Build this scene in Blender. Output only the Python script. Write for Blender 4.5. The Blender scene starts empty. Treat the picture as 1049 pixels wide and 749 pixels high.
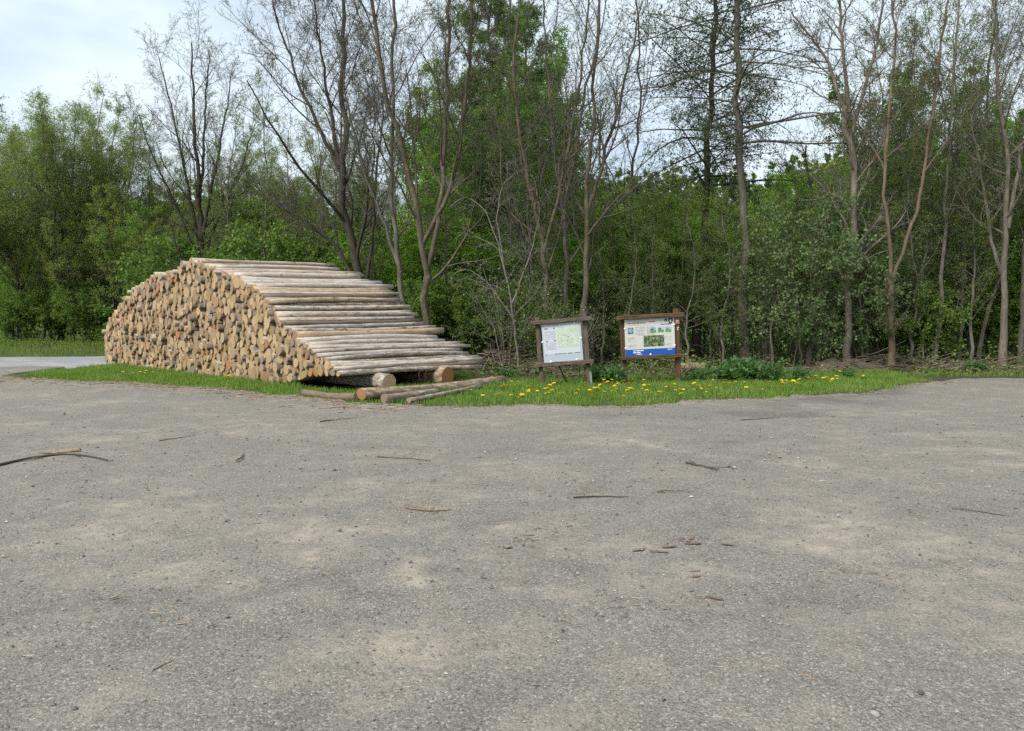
import bpy, math, random
import numpy as np
from mathutils import Vector, Matrix

PI = math.pi
C = bpy.context.scene.collection
SC = bpy.context.scene
random.seed(7)

# ------------------------------------------------------------------ camera model
CAM_Z = 1.6
F = 808.0
CXP, CYP = 524.5, 374.5
HORIZON = 331.0
PITCH = math.atan((CYP - HORIZON) / F)


def xat(px, Y):
    return (px - CXP) / F * Y


def zat(py, Y):
    return CAM_Z + (HORIZON - py) / F * Y


def gnd(px, py, h=0.0):
    """the ground point (height h) seen at a photo pixel"""
    Y = (CAM_Z - h) * F / (py - HORIZON)
    return ((px - CXP) / F * Y, Y)


# ------------------------------------------------------------------ small helpers
def sstep(a, b, x):
    t = np.clip((np.asarray(x, float) - a) / (b - a), 0, 1)
    return t * t * (3 - 2 * t)


def vnoise(x, y, seed=0):
    """smooth 2-D value noise, arrays in, -1..1 out"""
    x = np.asarray(x, float); y = np.asarray(y, float)
    xi = np.floor(x).astype(np.int64); yi = np.floor(y).astype(np.int64)
    fx = x - xi; fy = y - yi
    fx = fx * fx * (3 - 2 * fx); fy = fy * fy * (3 - 2 * fy)

    def h(a, b):
        n = (a * 374761393 + b * 668265263 + seed * 974711) & 0x7fffffff
        n = ((n ^ (n >> 13)) * 1274126177) & 0x7fffffff
        return ((n ^ (n >> 16)) & 0xffff) / 32767.5 - 1
    return ((h(xi, yi) * (1 - fx) + h(xi + 1, yi) * fx) * (1 - fy)
            + (h(xi, yi + 1) * (1 - fx) + h(xi + 1, yi + 1) * fx) * fy)


def terrain(x, y):
    x = np.asarray(x, float); y = np.asarray(y, float)
    z = 0.35 * sstep(24, 34, y) * sstep(-12, -3, x) + .45 * sstep(36.0, 42, y) * sstep(-8, -13, x)
    rise = np.clip((y - 52) / 90, 0, 1.15)
    k = 12 + 9 * sstep(-30, 60, x)
    z = z + k * (rise ** 1.25)
    z = z + 0.06 * vnoise(x * .5, y * .5, 3) * sstep(24, 30, y)
    z = z + 1.0 * vnoise(x * .05, y * .05, 5) * sstep(55, 80, y)
    return z


def tz(x, y):
    return float(terrain(x, y))


def link(o, parent=None):
    C.objects.link(o)
    if parent is not None:
        o.parent = parent
    return o


def tag(o, label=None, cat=None, group=None, kind=None):
    if label: o['label'] = label
    if cat: o['category'] = cat
    if group: o['group'] = group
    if kind: o['kind'] = kind
    return o


def empty(name, loc, rot=(0, 0, 0)):
    o = bpy.data.objects.new(name, None)
    o.empty_display_size = .2
    o.location = loc
    o.rotation_euler = rot
    return link(o)


def np_mesh(name, V, quads=None, tris=None, mats=(), mq=None, mt=None, sq=None, st=None, attrs=None):
    """mesh from arrays; mq / mt material indices, sq / st smooth flags of the quads / triangles"""
    V = np.asarray(V, np.float32).reshape(-1, 3)
    me = bpy.data.meshes.new(name)
    nq = 0 if quads is None else len(quads)
    nt = 0 if tris is None else len(tris)
    loops = []
    if nq: loops.append(np.asarray(quads, np.int32).ravel())
    if nt: loops.append(np.asarray(tris, np.int32).ravel())
    loops = np.concatenate(loops)
    starts = np.concatenate([np.arange(nq) * 4, nq * 4 + np.arange(nt) * 3]).astype(np.int32)
    me.vertices.add(len(V)); me.vertices.foreach_set('co', V.ravel())
    me.loops.add(len(loops)); me.loops.foreach_set('vertex_index', loops)
    me.polygons.add(nq + nt); me.polygons.foreach_set('loop_start', starts)
    mi = np.zeros(nq + nt, np.int32)
    if mq is not None and nq: mi[:nq] = mq
    if mt is not None and nt: mi[nq:] = mt
    sm = np.zeros(nq + nt, bool)
    if sq is not None and nq: sm[:nq] = sq
    if st is not None and nt: sm[nq:] = st
    for m in mats: me.materials.append(m)
    me.polygons.foreach_set('material_index', mi)
    me.polygons.foreach_set('use_smooth', sm)
    for k, (typ, arr) in (attrs or {}).items():
        a = me.attributes.new(k, typ, 'POINT')
        a.data.foreach_set('vector' if typ == 'FLOAT_VECTOR' else 'value', np.asarray(arr, np.float32).ravel())
    me.update(calc_edges=True)
    return me


def unit(v):
    return v / np.maximum(np.linalg.norm(v, axis=-1, keepdims=True), 1e-9)


def tubes(P, R, m):
    """P (N,S,3), R (N,S) -> vertices, quads of N tubes of m sides"""
    N, S, _ = P.shape
    T = np.empty_like(P)
    T[:, 1:-1] = P[:, 2:] - P[:, :-2]
    T[:, 0] = P[:, 1] - P[:, 0]
    T[:, -1] = P[:, -1] - P[:, -2]
    T = unit(T)
    ref = np.where(np.abs(T[:, :1, 2:3]) > .8, np.array([1., 0, 0]), np.array([0, 0, 1.]))
    U = unit(np.cross(T, np.broadcast_to(ref, T.shape)))
    W = np.cross(T, U)
    a = np.arange(m) * 2 * PI / m
    V = P[:, :, None, :] + R[:, :, None, None] * (np.cos(a)[None, None, :, None] * U[:, :, None, :]
                                                 + np.sin(a)[None, None, :, None] * W[:, :, None, :])
    idx = np.arange(N * S * m).reshape(N, S, m)
    a0 = idx[:, :-1, :]; a1 = np.roll(a0, -1, 2); b0 = idx[:, 1:, :]; b1 = np.roll(b0, -1, 2)
    Q = np.stack([a0, a1, b1, b0], -1).reshape(-1, 4)
    return V.reshape(-1, 3), Q


class Geo:
    """collects quads / triangles with a material slot each, becomes ONE mesh"""
    def __init__(s):
        s.V = []; s.Q = []; s.T = []; s.mq = []; s.mt = []; s.sq = []; s.st = []; s.n = 0

    def add(s, V, Q=None, T=None, mat=0, smooth=False):
        V = np.asarray(V, float).reshape(-1, 3)
        if Q is not None and len(Q):
            s.Q.append(np.asarray(Q) + s.n); s.mq.append(np.full(len(Q), mat)); s.sq.append(np.full(len(Q), smooth))
        if T is not None and len(T):
            s.T.append(np.asarray(T) + s.n); s.mt.append(np.full(len(T), mat)); s.st.append(np.full(len(T), smooth))
        s.V.append(V); s.n += len(V)
        return s

    def tube(s, pts, rad, m=6, mat=0, caps=True):
        P = np.asarray(pts, float)[None]; R = np.asarray(rad, float)[None]
        V, Q = tubes(P, R, m)
        s.add(V, Q, None, mat, True)
        if caps:
            base = s.n - len(V)
            for ring, flip in ((range(m), True), (range(len(V) - m, len(V)), False)):
                c = V[list(ring)].mean(0)
                r = V[list(ring)]
                W = np.vstack([r, c[None]])
                tri = [[i, (i + 1) % m, m] for i in range(m)]
                if flip: tri = [t[::-1] for t in tri]
                s.add(W, None, tri, mat, False)
        return s

    def box(s, c, size, rot=None, mat=0, jitter=0, rng=None):
        x, y, z = [v / 2 for v in size]
        V = np.array([[-x, -y, -z], [x, -y, -z], [x, y, -z], [-x, y, -z], [-x, -y, z], [x, -y, z], [x, y, z], [-x, y, z]])
        if jitter: V = V + rng.normal(0, jitter, V.shape)
        if rot is not None: V = V @ np.array(rot).T
        Q = [[3, 2, 1, 0], [4, 5, 6, 7], [0, 1, 5, 4], [1, 2, 6, 5], [2, 3, 7, 6], [3, 0, 4, 7]]
        return s.add(V + np.array(c), Q, None, mat)

    def mesh(s, name, mats):
        cat = lambda l: np.concatenate(l) if l else None
        return np_mesh(name, np.concatenate(s.V), cat(s.Q), cat(s.T), mats, cat(s.mq), cat(s.mt), cat(s.sq), cat(s.st))

    def build(s, name, mats, parent=None):
        return link(bpy.data.objects.new(name, s.mesh(name, mats)), parent)


# ------------------------------------------------------------------ materials
class NT:
    def __init__(s, name):
        s.m = bpy.data.materials.new(name)
        s.m.use_nodes = True
        s.t = s.m.node_tree
        s.b = s.t.nodes['Principled BSDF']
        s.out = s.t.nodes['Material Output']
        s.b.inputs['Roughness'].default_value = .85
        s.b.inputs['Specular IOR Level'].default_value = .2

    def n(s, typ, **kw):
        nd = s.t.nodes.new(typ)
        for k, v in kw.items(): setattr(nd, k, v)
        return nd

    def put(s, sock, v):
        if hasattr(v, 'is_linked') or isinstance(v, bpy.types.NodeSocket):
            s.t.links.new(v, sock)
        else:
            sock.default_value = v

    def coord(s, which='Object'):
        return s.n('ShaderNodeTexCoord').outputs[which]

    def pos(s):
        return s.n('ShaderNodeNewGeometry').outputs['Position']

    def attr(s, name, out='Fac'):
        return s.n('ShaderNodeAttribute', attribute_name=name).outputs[out]

    def mapping(s, vec, scale=(1, 1, 1), loc=(0, 0, 0)):
        nd = s.n('ShaderNodeMapping')
        s.put(nd.inputs['Vector'], vec); nd.inputs['Scale'].default_value = scale; nd.inputs['Location'].default_value = loc
        return nd.outputs[0]

    def noise(s, vec, scale, detail=4, rough=.55, dist=0):
        nd = s.n('ShaderNodeTexNoise')
        s.put(nd.inputs['Vector'], vec)
        nd.inputs['Scale'].default_value = scale; nd.inputs['Detail'].default_value = detail
        nd.inputs['Roughness'].default_value = rough; nd.inputs['Distortion'].default_value = dist
        return nd.outputs['Fac']

    def voronoi(s, vec, scale, out='Color', feature='F1', rand=1):
        nd = s.n('ShaderNodeTexVoronoi', feature=feature)
        s.put(nd.inputs['Vector'], vec); nd.inputs['Scale'].default_value = scale
        nd.inputs['Randomness'].default_value = rand
        return nd.outputs[out]

    def ramp(s, fac, stops, interp='LINEAR'):
        nd = s.n('ShaderNodeValToRGB')
        s.put(nd.inputs['Fac'], fac)
        cr = nd.color_ramp; cr.interpolation = interp
        while len(cr.elements) < len(stops): cr.elements.new(.5)
        for e, (p, c) in zip(cr.elements, stops):
            e.position = p
            e.color = (c, c, c, 1) if isinstance(c, (int, float)) else (*c, 1)
        return nd.outputs['Color']

    def mix(s, fac, a, b, blend='MIX'):
        nd = s.n('ShaderNodeMix', data_type='RGBA', blend_type=blend)
        s.put(nd.inputs[0], fac)
        for i, v in ((6, a), (7, b)):
            if isinstance(v, tuple): v = (*v, 1)[:4]
            elif isinstance(v, (int, float)): v = (v, v, v, 1)
            s.put(nd.inputs[i], v)
        return nd.outputs[2]

    def math(s, op, a, b=0.0, clamp=False):
        nd = s.n('ShaderNodeMath', operation=op, use_clamp=clamp)
        s.put(nd.inputs[0], a); s.put(nd.inputs[1], b)
        return nd.outputs[0]

    def island(s):
        return s.n('ShaderNodeNewGeometry').outputs['Random Per Island']

    def objrand(s):
        return s.n('ShaderNodeObjectInfo').outputs['Random']

    def bump(s, h, strength=.5, dist=.02):
        nd = s.n('ShaderNodeBump')
        nd.inputs['Strength'].default_value = strength; nd.inputs['Distance'].default_value = dist
        s.put(nd.inputs['Height'], h)
        s.t.links.new(nd.outputs[0], s.b.inputs['Normal'])

    def color(s, c):
        if isinstance(c, tuple): c = (*c, 1)[:4]
        s.put(s.b.inputs['Base Color'], c)
        return s


def plain(name, col, rough=.8, spec=.2):
    k = NT(name); k.color(col); k.b.inputs['Roughness'].default_value = rough; k.b.inputs['Specular IOR Level'].default_value = spec
    return k.m


def bark(name, c0, c1, lichen=None, lich=.55, zs=.25, scale=14):
    k = NT(name)
    v = k.mapping(k.pos(), (1, 1, zs))
    n1 = k.noise(v, scale, 6, .65, .4)
    col = k.ramp(n1, [(.3, c0), (.7, c1)])
    n2 = k.noise(k.pos(), 1.3, 3)
    col = k.mix(k.ramp(n2, [(.35, 0), (.75, .55)]), col, tuple(x * .55 for x in c0))
    if lichen:
        n3 = k.noise(k.pos(), 5.5, 5, .7, .5)
        col = k.mix(k.ramp(n3, [(lich, 0), (lich + .1, .85)]), col, lichen)
    k.color(col)
    k.bump(n1, .6, .03)
    return k.m


def leafmat(name, cols, trans=.35, posn=.35):
    """cols: dark .. light; each leaf its own tone, plus slow variation through the crown"""
    k = NT(name)
    r = k.island()
    n = k.noise(k.pos(), .9, 2)
    f = k.math('ADD', k.math('MULTIPLY', r, 1 - posn), k.math('MULTIPLY', k.ramp(n, [(.3, 0.0), (.7, 1.0)]), posn))
    st = [(i / (len(cols) - 1), c) for i, c in enumerate(cols)]
    col = k.ramp(f, st)
    k.color(col)
    k.b.inputs['Roughness'].default_value = .6
    k.b.inputs['Specular IOR Level'].default_value = .25
    tr = k.n('ShaderNodeBsdfTranslucent')
    k.t.links.new(k.mix(1.0, col, (1.0, 1.1, .55), 'MULTIPLY'), tr.inputs['Color'])
    mx = k.n('ShaderNodeMixShader'); mx.inputs[0].default_value = trans
    k.t.links.new(k.b.outputs[0], mx.inputs[1]); k.t.links.new(tr.outputs[0], mx.inputs[2])
    k.t.links.new(mx.outputs[0], k.out.inputs['Surface'])
    return k.m


M = {}
M['bark_grey'] = bark('bark_grey', (.075, .065, .052), (.21, .185, .15))
M['bark_pale'] = bark('bark_pale', (0.096, 0.08, 0.06), (0.24, 0.208, 0.164), (.20, .19, .10), .62)
M['bark_lichen'] = bark('bark_lichen', (0.061, 0.05, 0.036), (0.158, 0.133, 0.094), (.17, .14, .045), .54)
M['bark_dark'] = bark('bark_dark', (.035, .028, .022), (.10, .083, .065))
M['bark_brown'] = bark('bark_brown', (0.087, 0.061, 0.04), (0.204, 0.153, 0.106))
M['twig_grey'] = bark('twig_grey', (.065, .06, .05), (.145, .135, .11), (.13, .125, .05), .56, 1, 6)
M['twig_pale'] = bark('twig_pale', (.11, .098, .08), (.25, .22, .185), None, .6, 1, 6)
M['bud'] = leafmat('bud', [(.09, .085, .03), (.14, .13, .04), (.19, .17, .06)], .3)
M['leaf_bright'] = leafmat('leaf_bright', [(0.115, 0.222, 0.025), (0.186, 0.332, 0.038), (0.263, 0.434, 0.061)], .5)
M['leaf_birch'] = leafmat('leaf_birch', [(0.169, 0.234, 0.055), (0.23, 0.315, 0.075), (0.303, 0.382, 0.11)], .55)
M['leaf_mid'] = leafmat('leaf_mid', [(0.085, 0.145, 0.028), (0.139, 0.227, 0.046), (0.209, 0.308, 0.069)], .45)
M['leaf_pale'] = leafmat('leaf_pale', [(0.076, 0.134, 0.041), (0.131, 0.204, 0.073), (0.218, 0.303, 0.134)], .45)
M['leaf_olive'] = leafmat('leaf_olive', [(0.175, 0.22, 0.045), (0.258, 0.315, 0.064), (0.374, 0.424, 0.096)], .4)
M['leaf_brown'] = leafmat('leaf_brown', [(0.111, 0.091, 0.046), (0.156, 0.13, 0.065), (0.208, 0.182, 0.091)], .35)
M['needle'] = leafmat('needle', [(0.036, 0.066, 0.03), (0.06, 0.102, 0.042), (0.09, 0.144, 0.06)], .3)
M['needle_larch'] = leafmat('needle_larch', [(0.075, 0.139, 0.032), (0.127, 0.211, 0.051), (0.186, 0.284, 0.072)], .4)
M['leaf_far'] = leafmat('leaf_far', [(0.092, 0.145, 0.053), (0.139, 0.205, 0.077), (0.191, 0.257, 0.106)], .4)
M['grass'] = leafmat('grass', [(0.083, 0.153, 0.022), (0.132, 0.242, 0.033), (0.182, 0.301, 0.05), (0.242, 0.342, 0.083), (0.374, 0.354, 0.165)], .45, .3)
M['herb'] = leafmat('herb', [(0.046, 0.121, 0.034), (0.075, 0.172, 0.052), (0.127, 0.241, 0.081)], .4)
M['deadleaf'] = leafmat('deadleaf', [(.06, .042, .028), (.12, .085, .055), (.20, .15, .10)], .1)
M['petal'] = leafmat('petal', [(.62, .44, .01), (.75, .55, .015), (.8, .62, .03)], .15)
M['stem_green'] = plain('stem_green', (.10, .17, .04))


def log_side():
    k = NT('debarked_wood')
    co = k.attr('logco', 'Vector')
    tone = k.attr('tone')
    v1 = k.mapping(co, (3.2, 3.2, 1.1))
    n1 = k.noise(v1, 3.2, 7, .68, .5)
    v2 = k.mapping(co, (1, 1, .10))
    n2 = k.noise(v2, 26, 5, .65)
    base = k.ramp(n1, [(.22, (.30, .23, .16)), (.38, (.44, .375, .30)), (.55, (.535, .49, .43)), (.8, (.61, .58, .54))])
    base = k.mix(k.ramp(n2, [(.36, .6), (.50, 0)]), base, (.24, .175, .12))
    # bark that was left on, in ragged strips
    n3 = k.noise(k.mapping(co, (2.2, 2.2, .7)), 3.4, 7, .72, .8)
    thr = k.math('ADD', n3, k.math('MULTIPLY', k.math('SUBTRACT', tone, .4), .16))
    base = k.mix(k.ramp(thr, [(.62, 0), (.66, .85)]), base, (.135, .085, .052))
    n4 = k.noise(co, 9, 4, .7)
    base = k.mix(k.ramp(n4, [(.62, 0), (.68, .85)]), base, (.085, .062, .045))
    n5 = k.noise(k.mapping(co, (1, 1, .5)), 2.3, 3, .6)
    base = k.mix(k.ramp(n5, [(.56, 0), (.74, .5)]), base, (.30, .28, .26))
    hue = k.ramp(tone, [(0, (1, .97, .93)), (.2, (.84, .85, .87)), (.4, (1, .97, .93)), (.5, (.96, .93, .88)), (.58, (.80, .66, .50)), (.75, (.74, .74, .76)), (1, (.95, .80, .62))])
    base = k.mix(1.0, base, hue, 'MULTIPLY')
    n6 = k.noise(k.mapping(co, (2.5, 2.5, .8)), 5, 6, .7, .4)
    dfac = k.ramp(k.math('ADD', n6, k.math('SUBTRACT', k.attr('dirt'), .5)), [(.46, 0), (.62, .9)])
    base = k.mix(dfac, base, k.ramp(n6, [(.3, (.085, .06, .042)), (.7, (.20, .145, .10))]))  # ragged dark brown over the barrel, amount set per log
    k.color(base)
    k.bump(k.math('ADD', n1, n2), .5, .012)
    return k.m


def log_end():
    k = NT('sawn_end_grain')
    co = k.attr('logco', 'Vector')
    tone = k.attr('tone')
    base = k.ramp(tone, [(0, (.29, .205, .10)), (.2, (.37, .275, .15)), (.42, (.43, .325, .195)), (.57, (.22, .14, .068)), (.68, (.26, .215, .155)),
                         (.82, (.17, .145, .115)), (.9, (.30, .16, .062)), (1, (.36, .145, .05))])
    sep = k.n('ShaderNodeSeparateXYZ'); k.put(sep.inputs[0], co)
    r = k.math('SQRT', k.math('ADD', k.math('MULTIPLY', sep.outputs[0], sep.outputs[0]), k.math('MULTIPLY', sep.outputs[1], sep.outputs[1])))
    wob = k.noise(co, 14, 3)
    rings = k.math('SINE', k.math('ADD', k.math('MULTIPLY', r, 420), k.math('MULTIPLY', wob, 9)))
    base = k.mix(k.ramp(rings, [(.3, 0), (1, .22)]), base, (.30, .20, .10))
    n = k.noise(co, 30, 5, .7)
    base = k.mix(k.ramp(n, [(.5, 0), (.75, .55)]), base, (.20, .145, .09))
    heart = k.ramp(r, [(0, .5), (.05, .12), (.11, 0)])
    base = k.mix(heart, base, (.33, .20, .10))
    k.color(base)
    k.bump(n, .4, .01)
    return k.m


M['log_side'] = log_side()
M['log_end'] = log_end()


def grain_wood(name, c0, c1, c2):
    k = NT(name)
    co = k.attr('logco', 'Vector')
    n1 = k.noise(k.mapping(co, (1, 1, .07)), 34, 6, .65, .3)
    n2 = k.noise(co, 5, 4)
    col = k.ramp(n1, [(.3, c0), (.55, c1), (.75, c2)])
    col = k.mix(k.ramp(n2, [(.45, 0), (.7, .5)]), col, c0)
    k.color(col)
    k.bump(n1, .7, .01)
    return k.m


M['frame_brown'] = grain_wood('frame_brown', (.045, .026, .016), (.125, .075, .045), (.19, .125, .08))
M['frame_grey'] = grain_wood('frame_grey', (.05, .038, .028), (.135, .105, .08), (.24, .20, .16))
M['panel_white'] = plain('panel_white', (.52, .55, .60), .35, .4)
M['panel_grey'] = plain('panel_grey', (.40, .44, .50), .3, .45)
M['print_dark'] = plain('print_dark', (.09, .10, .12), .5)
M['print_grey'] = plain('print_grey', (.30, .32, .36), .5)
M['print_blue'] = plain('print_blue', (.02, .10, .38), .4)
M['print_cream'] = plain('print_cream', (.58, .565, .515), .4)
M['print_black'] = plain('print_black', (.02, .022, .03), .5)
M['print_white'] = plain('print_white', (.8, .8, .8), .5)
M['steel'] = plain('steel', (.22, .235, .25), .45, .5)
M['red_plate'] = plain('red_plate', (.55, .20, .17), .5)


def map_print():
    k = NT('map_print')
    co = k.coord()
    n = k.noise(co, 7, 5, .6, .6)
    col = k.ramp(n, [(.38, (.54, .58, .54)), (.5, (.42, .53, .38)), (.62, (.48, .55, .44))])
    v = k.voronoi(co, 9, 'Distance', 'DISTANCE_TO_EDGE')
    col = k.mix(k.ramp(v, [(.015, .6), (.035, 0)]), col, (.42, .42, .34))
    k.color(col); k.b.inputs['Roughness'].default_value = .4
    return k.m


def photo_print(name, stops, scale, sky=None):
    k = NT(name)
    co = k.coord()
    n = k.noise(co, scale, 5, .65, .8)
    k.color(k.ramp(n, stops)); k.b.inputs['Roughness'].default_value = .4
    return k.m


M['map_print'] = map_print()
M['photo_forest'] = photo_print('photo_forest', [(.36, (.02, .035, .015)), (.5, (.10, .15, .06)), (.6, (.33, .36, .22)), (.7, (.12, .10, .07))], 16)
M['photo_field'] = photo_print('photo_field', [(.35, (.10, .22, .05)), (.6, (.24, .38, .12))], 12)
M['photo_sky'] = photo_print('photo_sky', [(.35, (.16, .30, .55)), (.6, (.42, .55, .72))], 9)
M['photo_dark'] = photo_print('photo_dark', [(.4, (.05, .07, .10)), (.6, (.25, .32, .38))], 14)


def gravel_mat():
    k = NT('gravel')
    p = k.pos()
    tan = k.attr('tan')
    n_big = k.noise(p, .55, 5, .62, .5)
    n_mid = k.noise(p, 2.6, 6, .68, .4)
    n_fine = k.noise(p, 26, 5, .7)
    n_c = k.noise(p, 9, 5, .7, .3)
    f = k.math('ADD', k.math('MULTIPLY', n_big, .5), k.math('MULTIPLY', n_mid, .5))
    f = k.math('ADD', k.math('MULTIPLY', k.math('SUBTRACT', f, .5), 1.9), .49)
    f = k.math('ADD', f, k.math('MULTIPLY', tan, .22))
    f = k.math('ADD', f, k.math('MULTIPLY', k.math('SUBTRACT', n_c, .5), .5))
    f = k.math('ADD', f, k.math('MULTIPLY', k.math('SUBTRACT', n_fine, .5), .16))
    dirt = k.ramp(f, [(.26, (.105, .098, .089)), (.43, (.160, .145, .126)), (.56, (.222, .196, .162)), (.68, (.285, .246, .195)), (.88, (.42, .362, .282))])  # bare earth between the stones
    # single stones
    vc = k.voronoi(p, 85, 'Color'); vd = k.voronoi(p, 85, 'Distance')
    sepc = k.n('ShaderNodeSeparateColor'); k.put(sepc.inputs[0], vc)
    stone = k.ramp(sepc.outputs[0], [(0, (.065, .062, .058)), (.3, (.15, .138, .12)), (.65, (.23, .207, .175)), (.86, (.32, .285, .235)), (1, (.54, .50, .44))])
    few = k.ramp(k.math('SUBTRACT', k.math('ADD', sepc.outputs[1], k.math('MULTIPLY', k.math('SUBTRACT', .52, f), 1.8)), .0), [(.42, 0), (.6, .66)])
    col = k.mix(few, dirt, stone)
    vc2 = k.voronoi(p, 210, 'Color')
    sep2 = k.n('ShaderNodeSeparateColor'); k.put(sep2.inputs[0], vc2)
    col = k.mix(.36, col, k.ramp(sep2.outputs[0], [(0, (.04, .038, .035)), (.4, (.16, .149, .132)), (.85, (.32, .288, .24)), (1, (.58, .53, .45))]))
    spk = k.noise(p, 90, 3, .6)
    col = k.mix(k.ramp(spk, [(.30, .55), (.42, 0)]), col, (.07, .066, .06))
    dk = k.math('MULTIPLY', tan, -.55, True)
    col = k.mix(dk, col, k.mix(1.0, col, (.55, .55, .57), 'MULTIPLY'))
    k.color(col)
    h = k.math('ADD', k.math('MULTIPLY', k.math('SUBTRACT', .6, vd), k.math('MULTIPLY', few, .5)), k.math('MULTIPLY', n_fine, .9))
    k.bump(h, .8, .014)
    k.b.inputs['Roughness'].default_value = .95
    return k.m


def ground_mat():
    k = NT('forest_soil')
    p = k.pos()
    n1 = k.noise(p, 3, 6, .7); n2 = k.noise(p, 30, 4, .7)
    soil = k.ramp(n2, [(.3, (.035, .026, .018)), (.6, (.085, .062, .042)), (.8, (.15, .115, .08))])
    green = k.ramp(n2, [(.3, (.03, .06, .012)), (.7, (.07, .13, .025))])
    col = k.mix(k.ramp(n1, [(.45, 0), (.6, .7)]), soil, green)
    sep = k.n('ShaderNodeSeparateXYZ'); k.put(sep.inputs[0], p)
    meadow = k.ramp(n1, [(.3, (.10, .17, .035)), (.7, (.16, .24, .06))])
    mr = k.n('ShaderNodeMapRange'); k.put(mr.inputs[0], sep.outputs[1]); mr.inputs[1].default_value = 50; mr.inputs[2].default_value = 62
    col = k.mix(mr.outputs[0], col, meadow)
    k.color(col); k.bump(n2, .8, .04)
    return k.m


def road_mat():
    k = NT('old_asphalt')
    p = k.pos()
    n1 = k.noise(p, .8, 4, .6); n2 = k.noise(p, 40, 4, .7)
    col = k.ramp(n1, [(.35, (.24, .243, .25)), (.7, (.35, .352, .36))])
    col = k.mix(k.ramp(n2, [(.4, 0), (.7, .4)]), col, (.12, .12, .125))
    k.color(col); k.bump(n2, .4, .006); k.b.inputs['Roughness'].default_value = .7
    return k.m


M['gravel'] = gravel_mat()
M['ground'] = ground_mat()
M['road'] = road_mat()


def stone_mat():
    k = NT('loose_stone')
    r = k.island()
    n = k.noise(k.pos(), 40, 4)
    col = k.ramp(r, [(0, (.10, .10, .10)), (.4, (.165, .16, .155)), (.75, (.25, .23, .205)), (.93, (.35, .32, .27)), (1, (.5, .47, .42))])
    k.color(k.mix(k.ramp(n, [(.4, 0), (.7, .35)]), col, (.1, .095, .09)))
    return k.m


M['stone'] = stone_mat()


def chip_mat(name, stops):
    k = NT(name)
    r = k.math('FRACT', k.math('ADD', k.island(), k.objrand()))
    n = k.noise(k.pos(), 35, 5, .7)
    col = k.ramp(r, stops)
    k.color(k.mix(k.ramp(n, [(.4, 0), (.7, .6)]), col, tuple(c * .45 for c in stops[0][1])))
    k.bump(n, .6, .006)
    return k.m


M['chip'] = chip_mat('wood_chip', [(0, (.16, .11, .07)), (.5, (.30, .22, .145)), (1, (.46, .37, .26))])
M['bark_piece'] = chip_mat('loose_bark', [(0, (.13, .09, .07)), (1, (.22, .16, .125))])
M['stick_grey'] = chip_mat('dry_stick', [(0, (.13, .105, .08)), (1, (.25, .20, .15))])
M['stick_dark'] = chip_mat('dark_stick', [(0, (.06, .045, .032)), (1, (.12, .09, .065))])
M['brush'] = chip_mat('dry_brush', [(0, (.10, .075, .055)), (.6, (.20, .155, .115)), (1, (.34, .28, .215))])

# ------------------------------------------------------------------ the setting: ground, gravel lot, road
def axis(parts):
    out = []
    for a, b, s in parts:
        out.append(np.arange(a, b, s))
    out.append([parts[-1][1]])
    return np.concatenate(out)


def grid_obj(name, X, Y, Z, mat, smooth=True, attrs=None):
    ny, nx = X.shape
    idx = np.arange(nx * ny).reshape(ny, nx)
    Q = np.stack([idx[:-1, :-1], idx[:-1, 1:], idx[1:, 1:], idx[1:, :-1]], -1).reshape(-1, 4)
    me = np_mesh(name, np.stack([X, Y, Z], -1), Q, None, [mat], None, None, np.full(len(Q), smooth), None, attrs)
    o = link(bpy.data.objects.new(name, me))
    o['kind'] = 'structure'
    return o


xs = axis([(-260, -60, 8), (-60, 60, 1.0), (60, 260.1, 8)])
ys = axis([(-40, 16, 4), (16, 60, 1.0), (60, 180, 3), (180, 420, 20)])
GX, GY = np.meshgrid(xs, ys)
grid_obj('ground', GX, GY, terrain(GX, GY) - .002, M['ground'])

# far edge of the gravel lot, as ground points along x
EDGE = [gnd(-700, 389), gnd(-300, 388), gnd(0, 386), gnd(35, 389), gnd(100, 391), gnd(170, 394), gnd(250, 402), gnd(300, 407), gnd(360, 413),
        gnd(440, 416), gnd(600, 415.5), gnd(700, 413.5), gnd(800, 408), gnd(880, 401), gnd(940, 393), gnd(985, 389), gnd(1060, 388), gnd(1300, 389), gnd(1700, 389)]
EX = np.array([e[0] for e in EDGE]); EY = np.array([e[1] for e in EDGE])
# left mouth of the lot, where it runs out to the road
_o = np.argsort(EX); EX = EX[_o]; EY = EY[_o]


def edge_y(x):
    base = np.interp(x, EX, EY)
    mouth = 29.5
    m = sstep(-15.2, -16.6, x) * (1 - sstep(-34, -38, x))
    base = base * (1 - m) + mouth * m
    return base + .34 * vnoise(np.asarray(x) * 1.1, np.asarray(x) * 0, 11) + .2 * vnoise(np.asarray(x) * 3.7, np.asarray(x) * 0, 12) + .09 * vnoise(np.asarray(x) * 9.3, np.asarray(x) * 0, 13)


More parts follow.
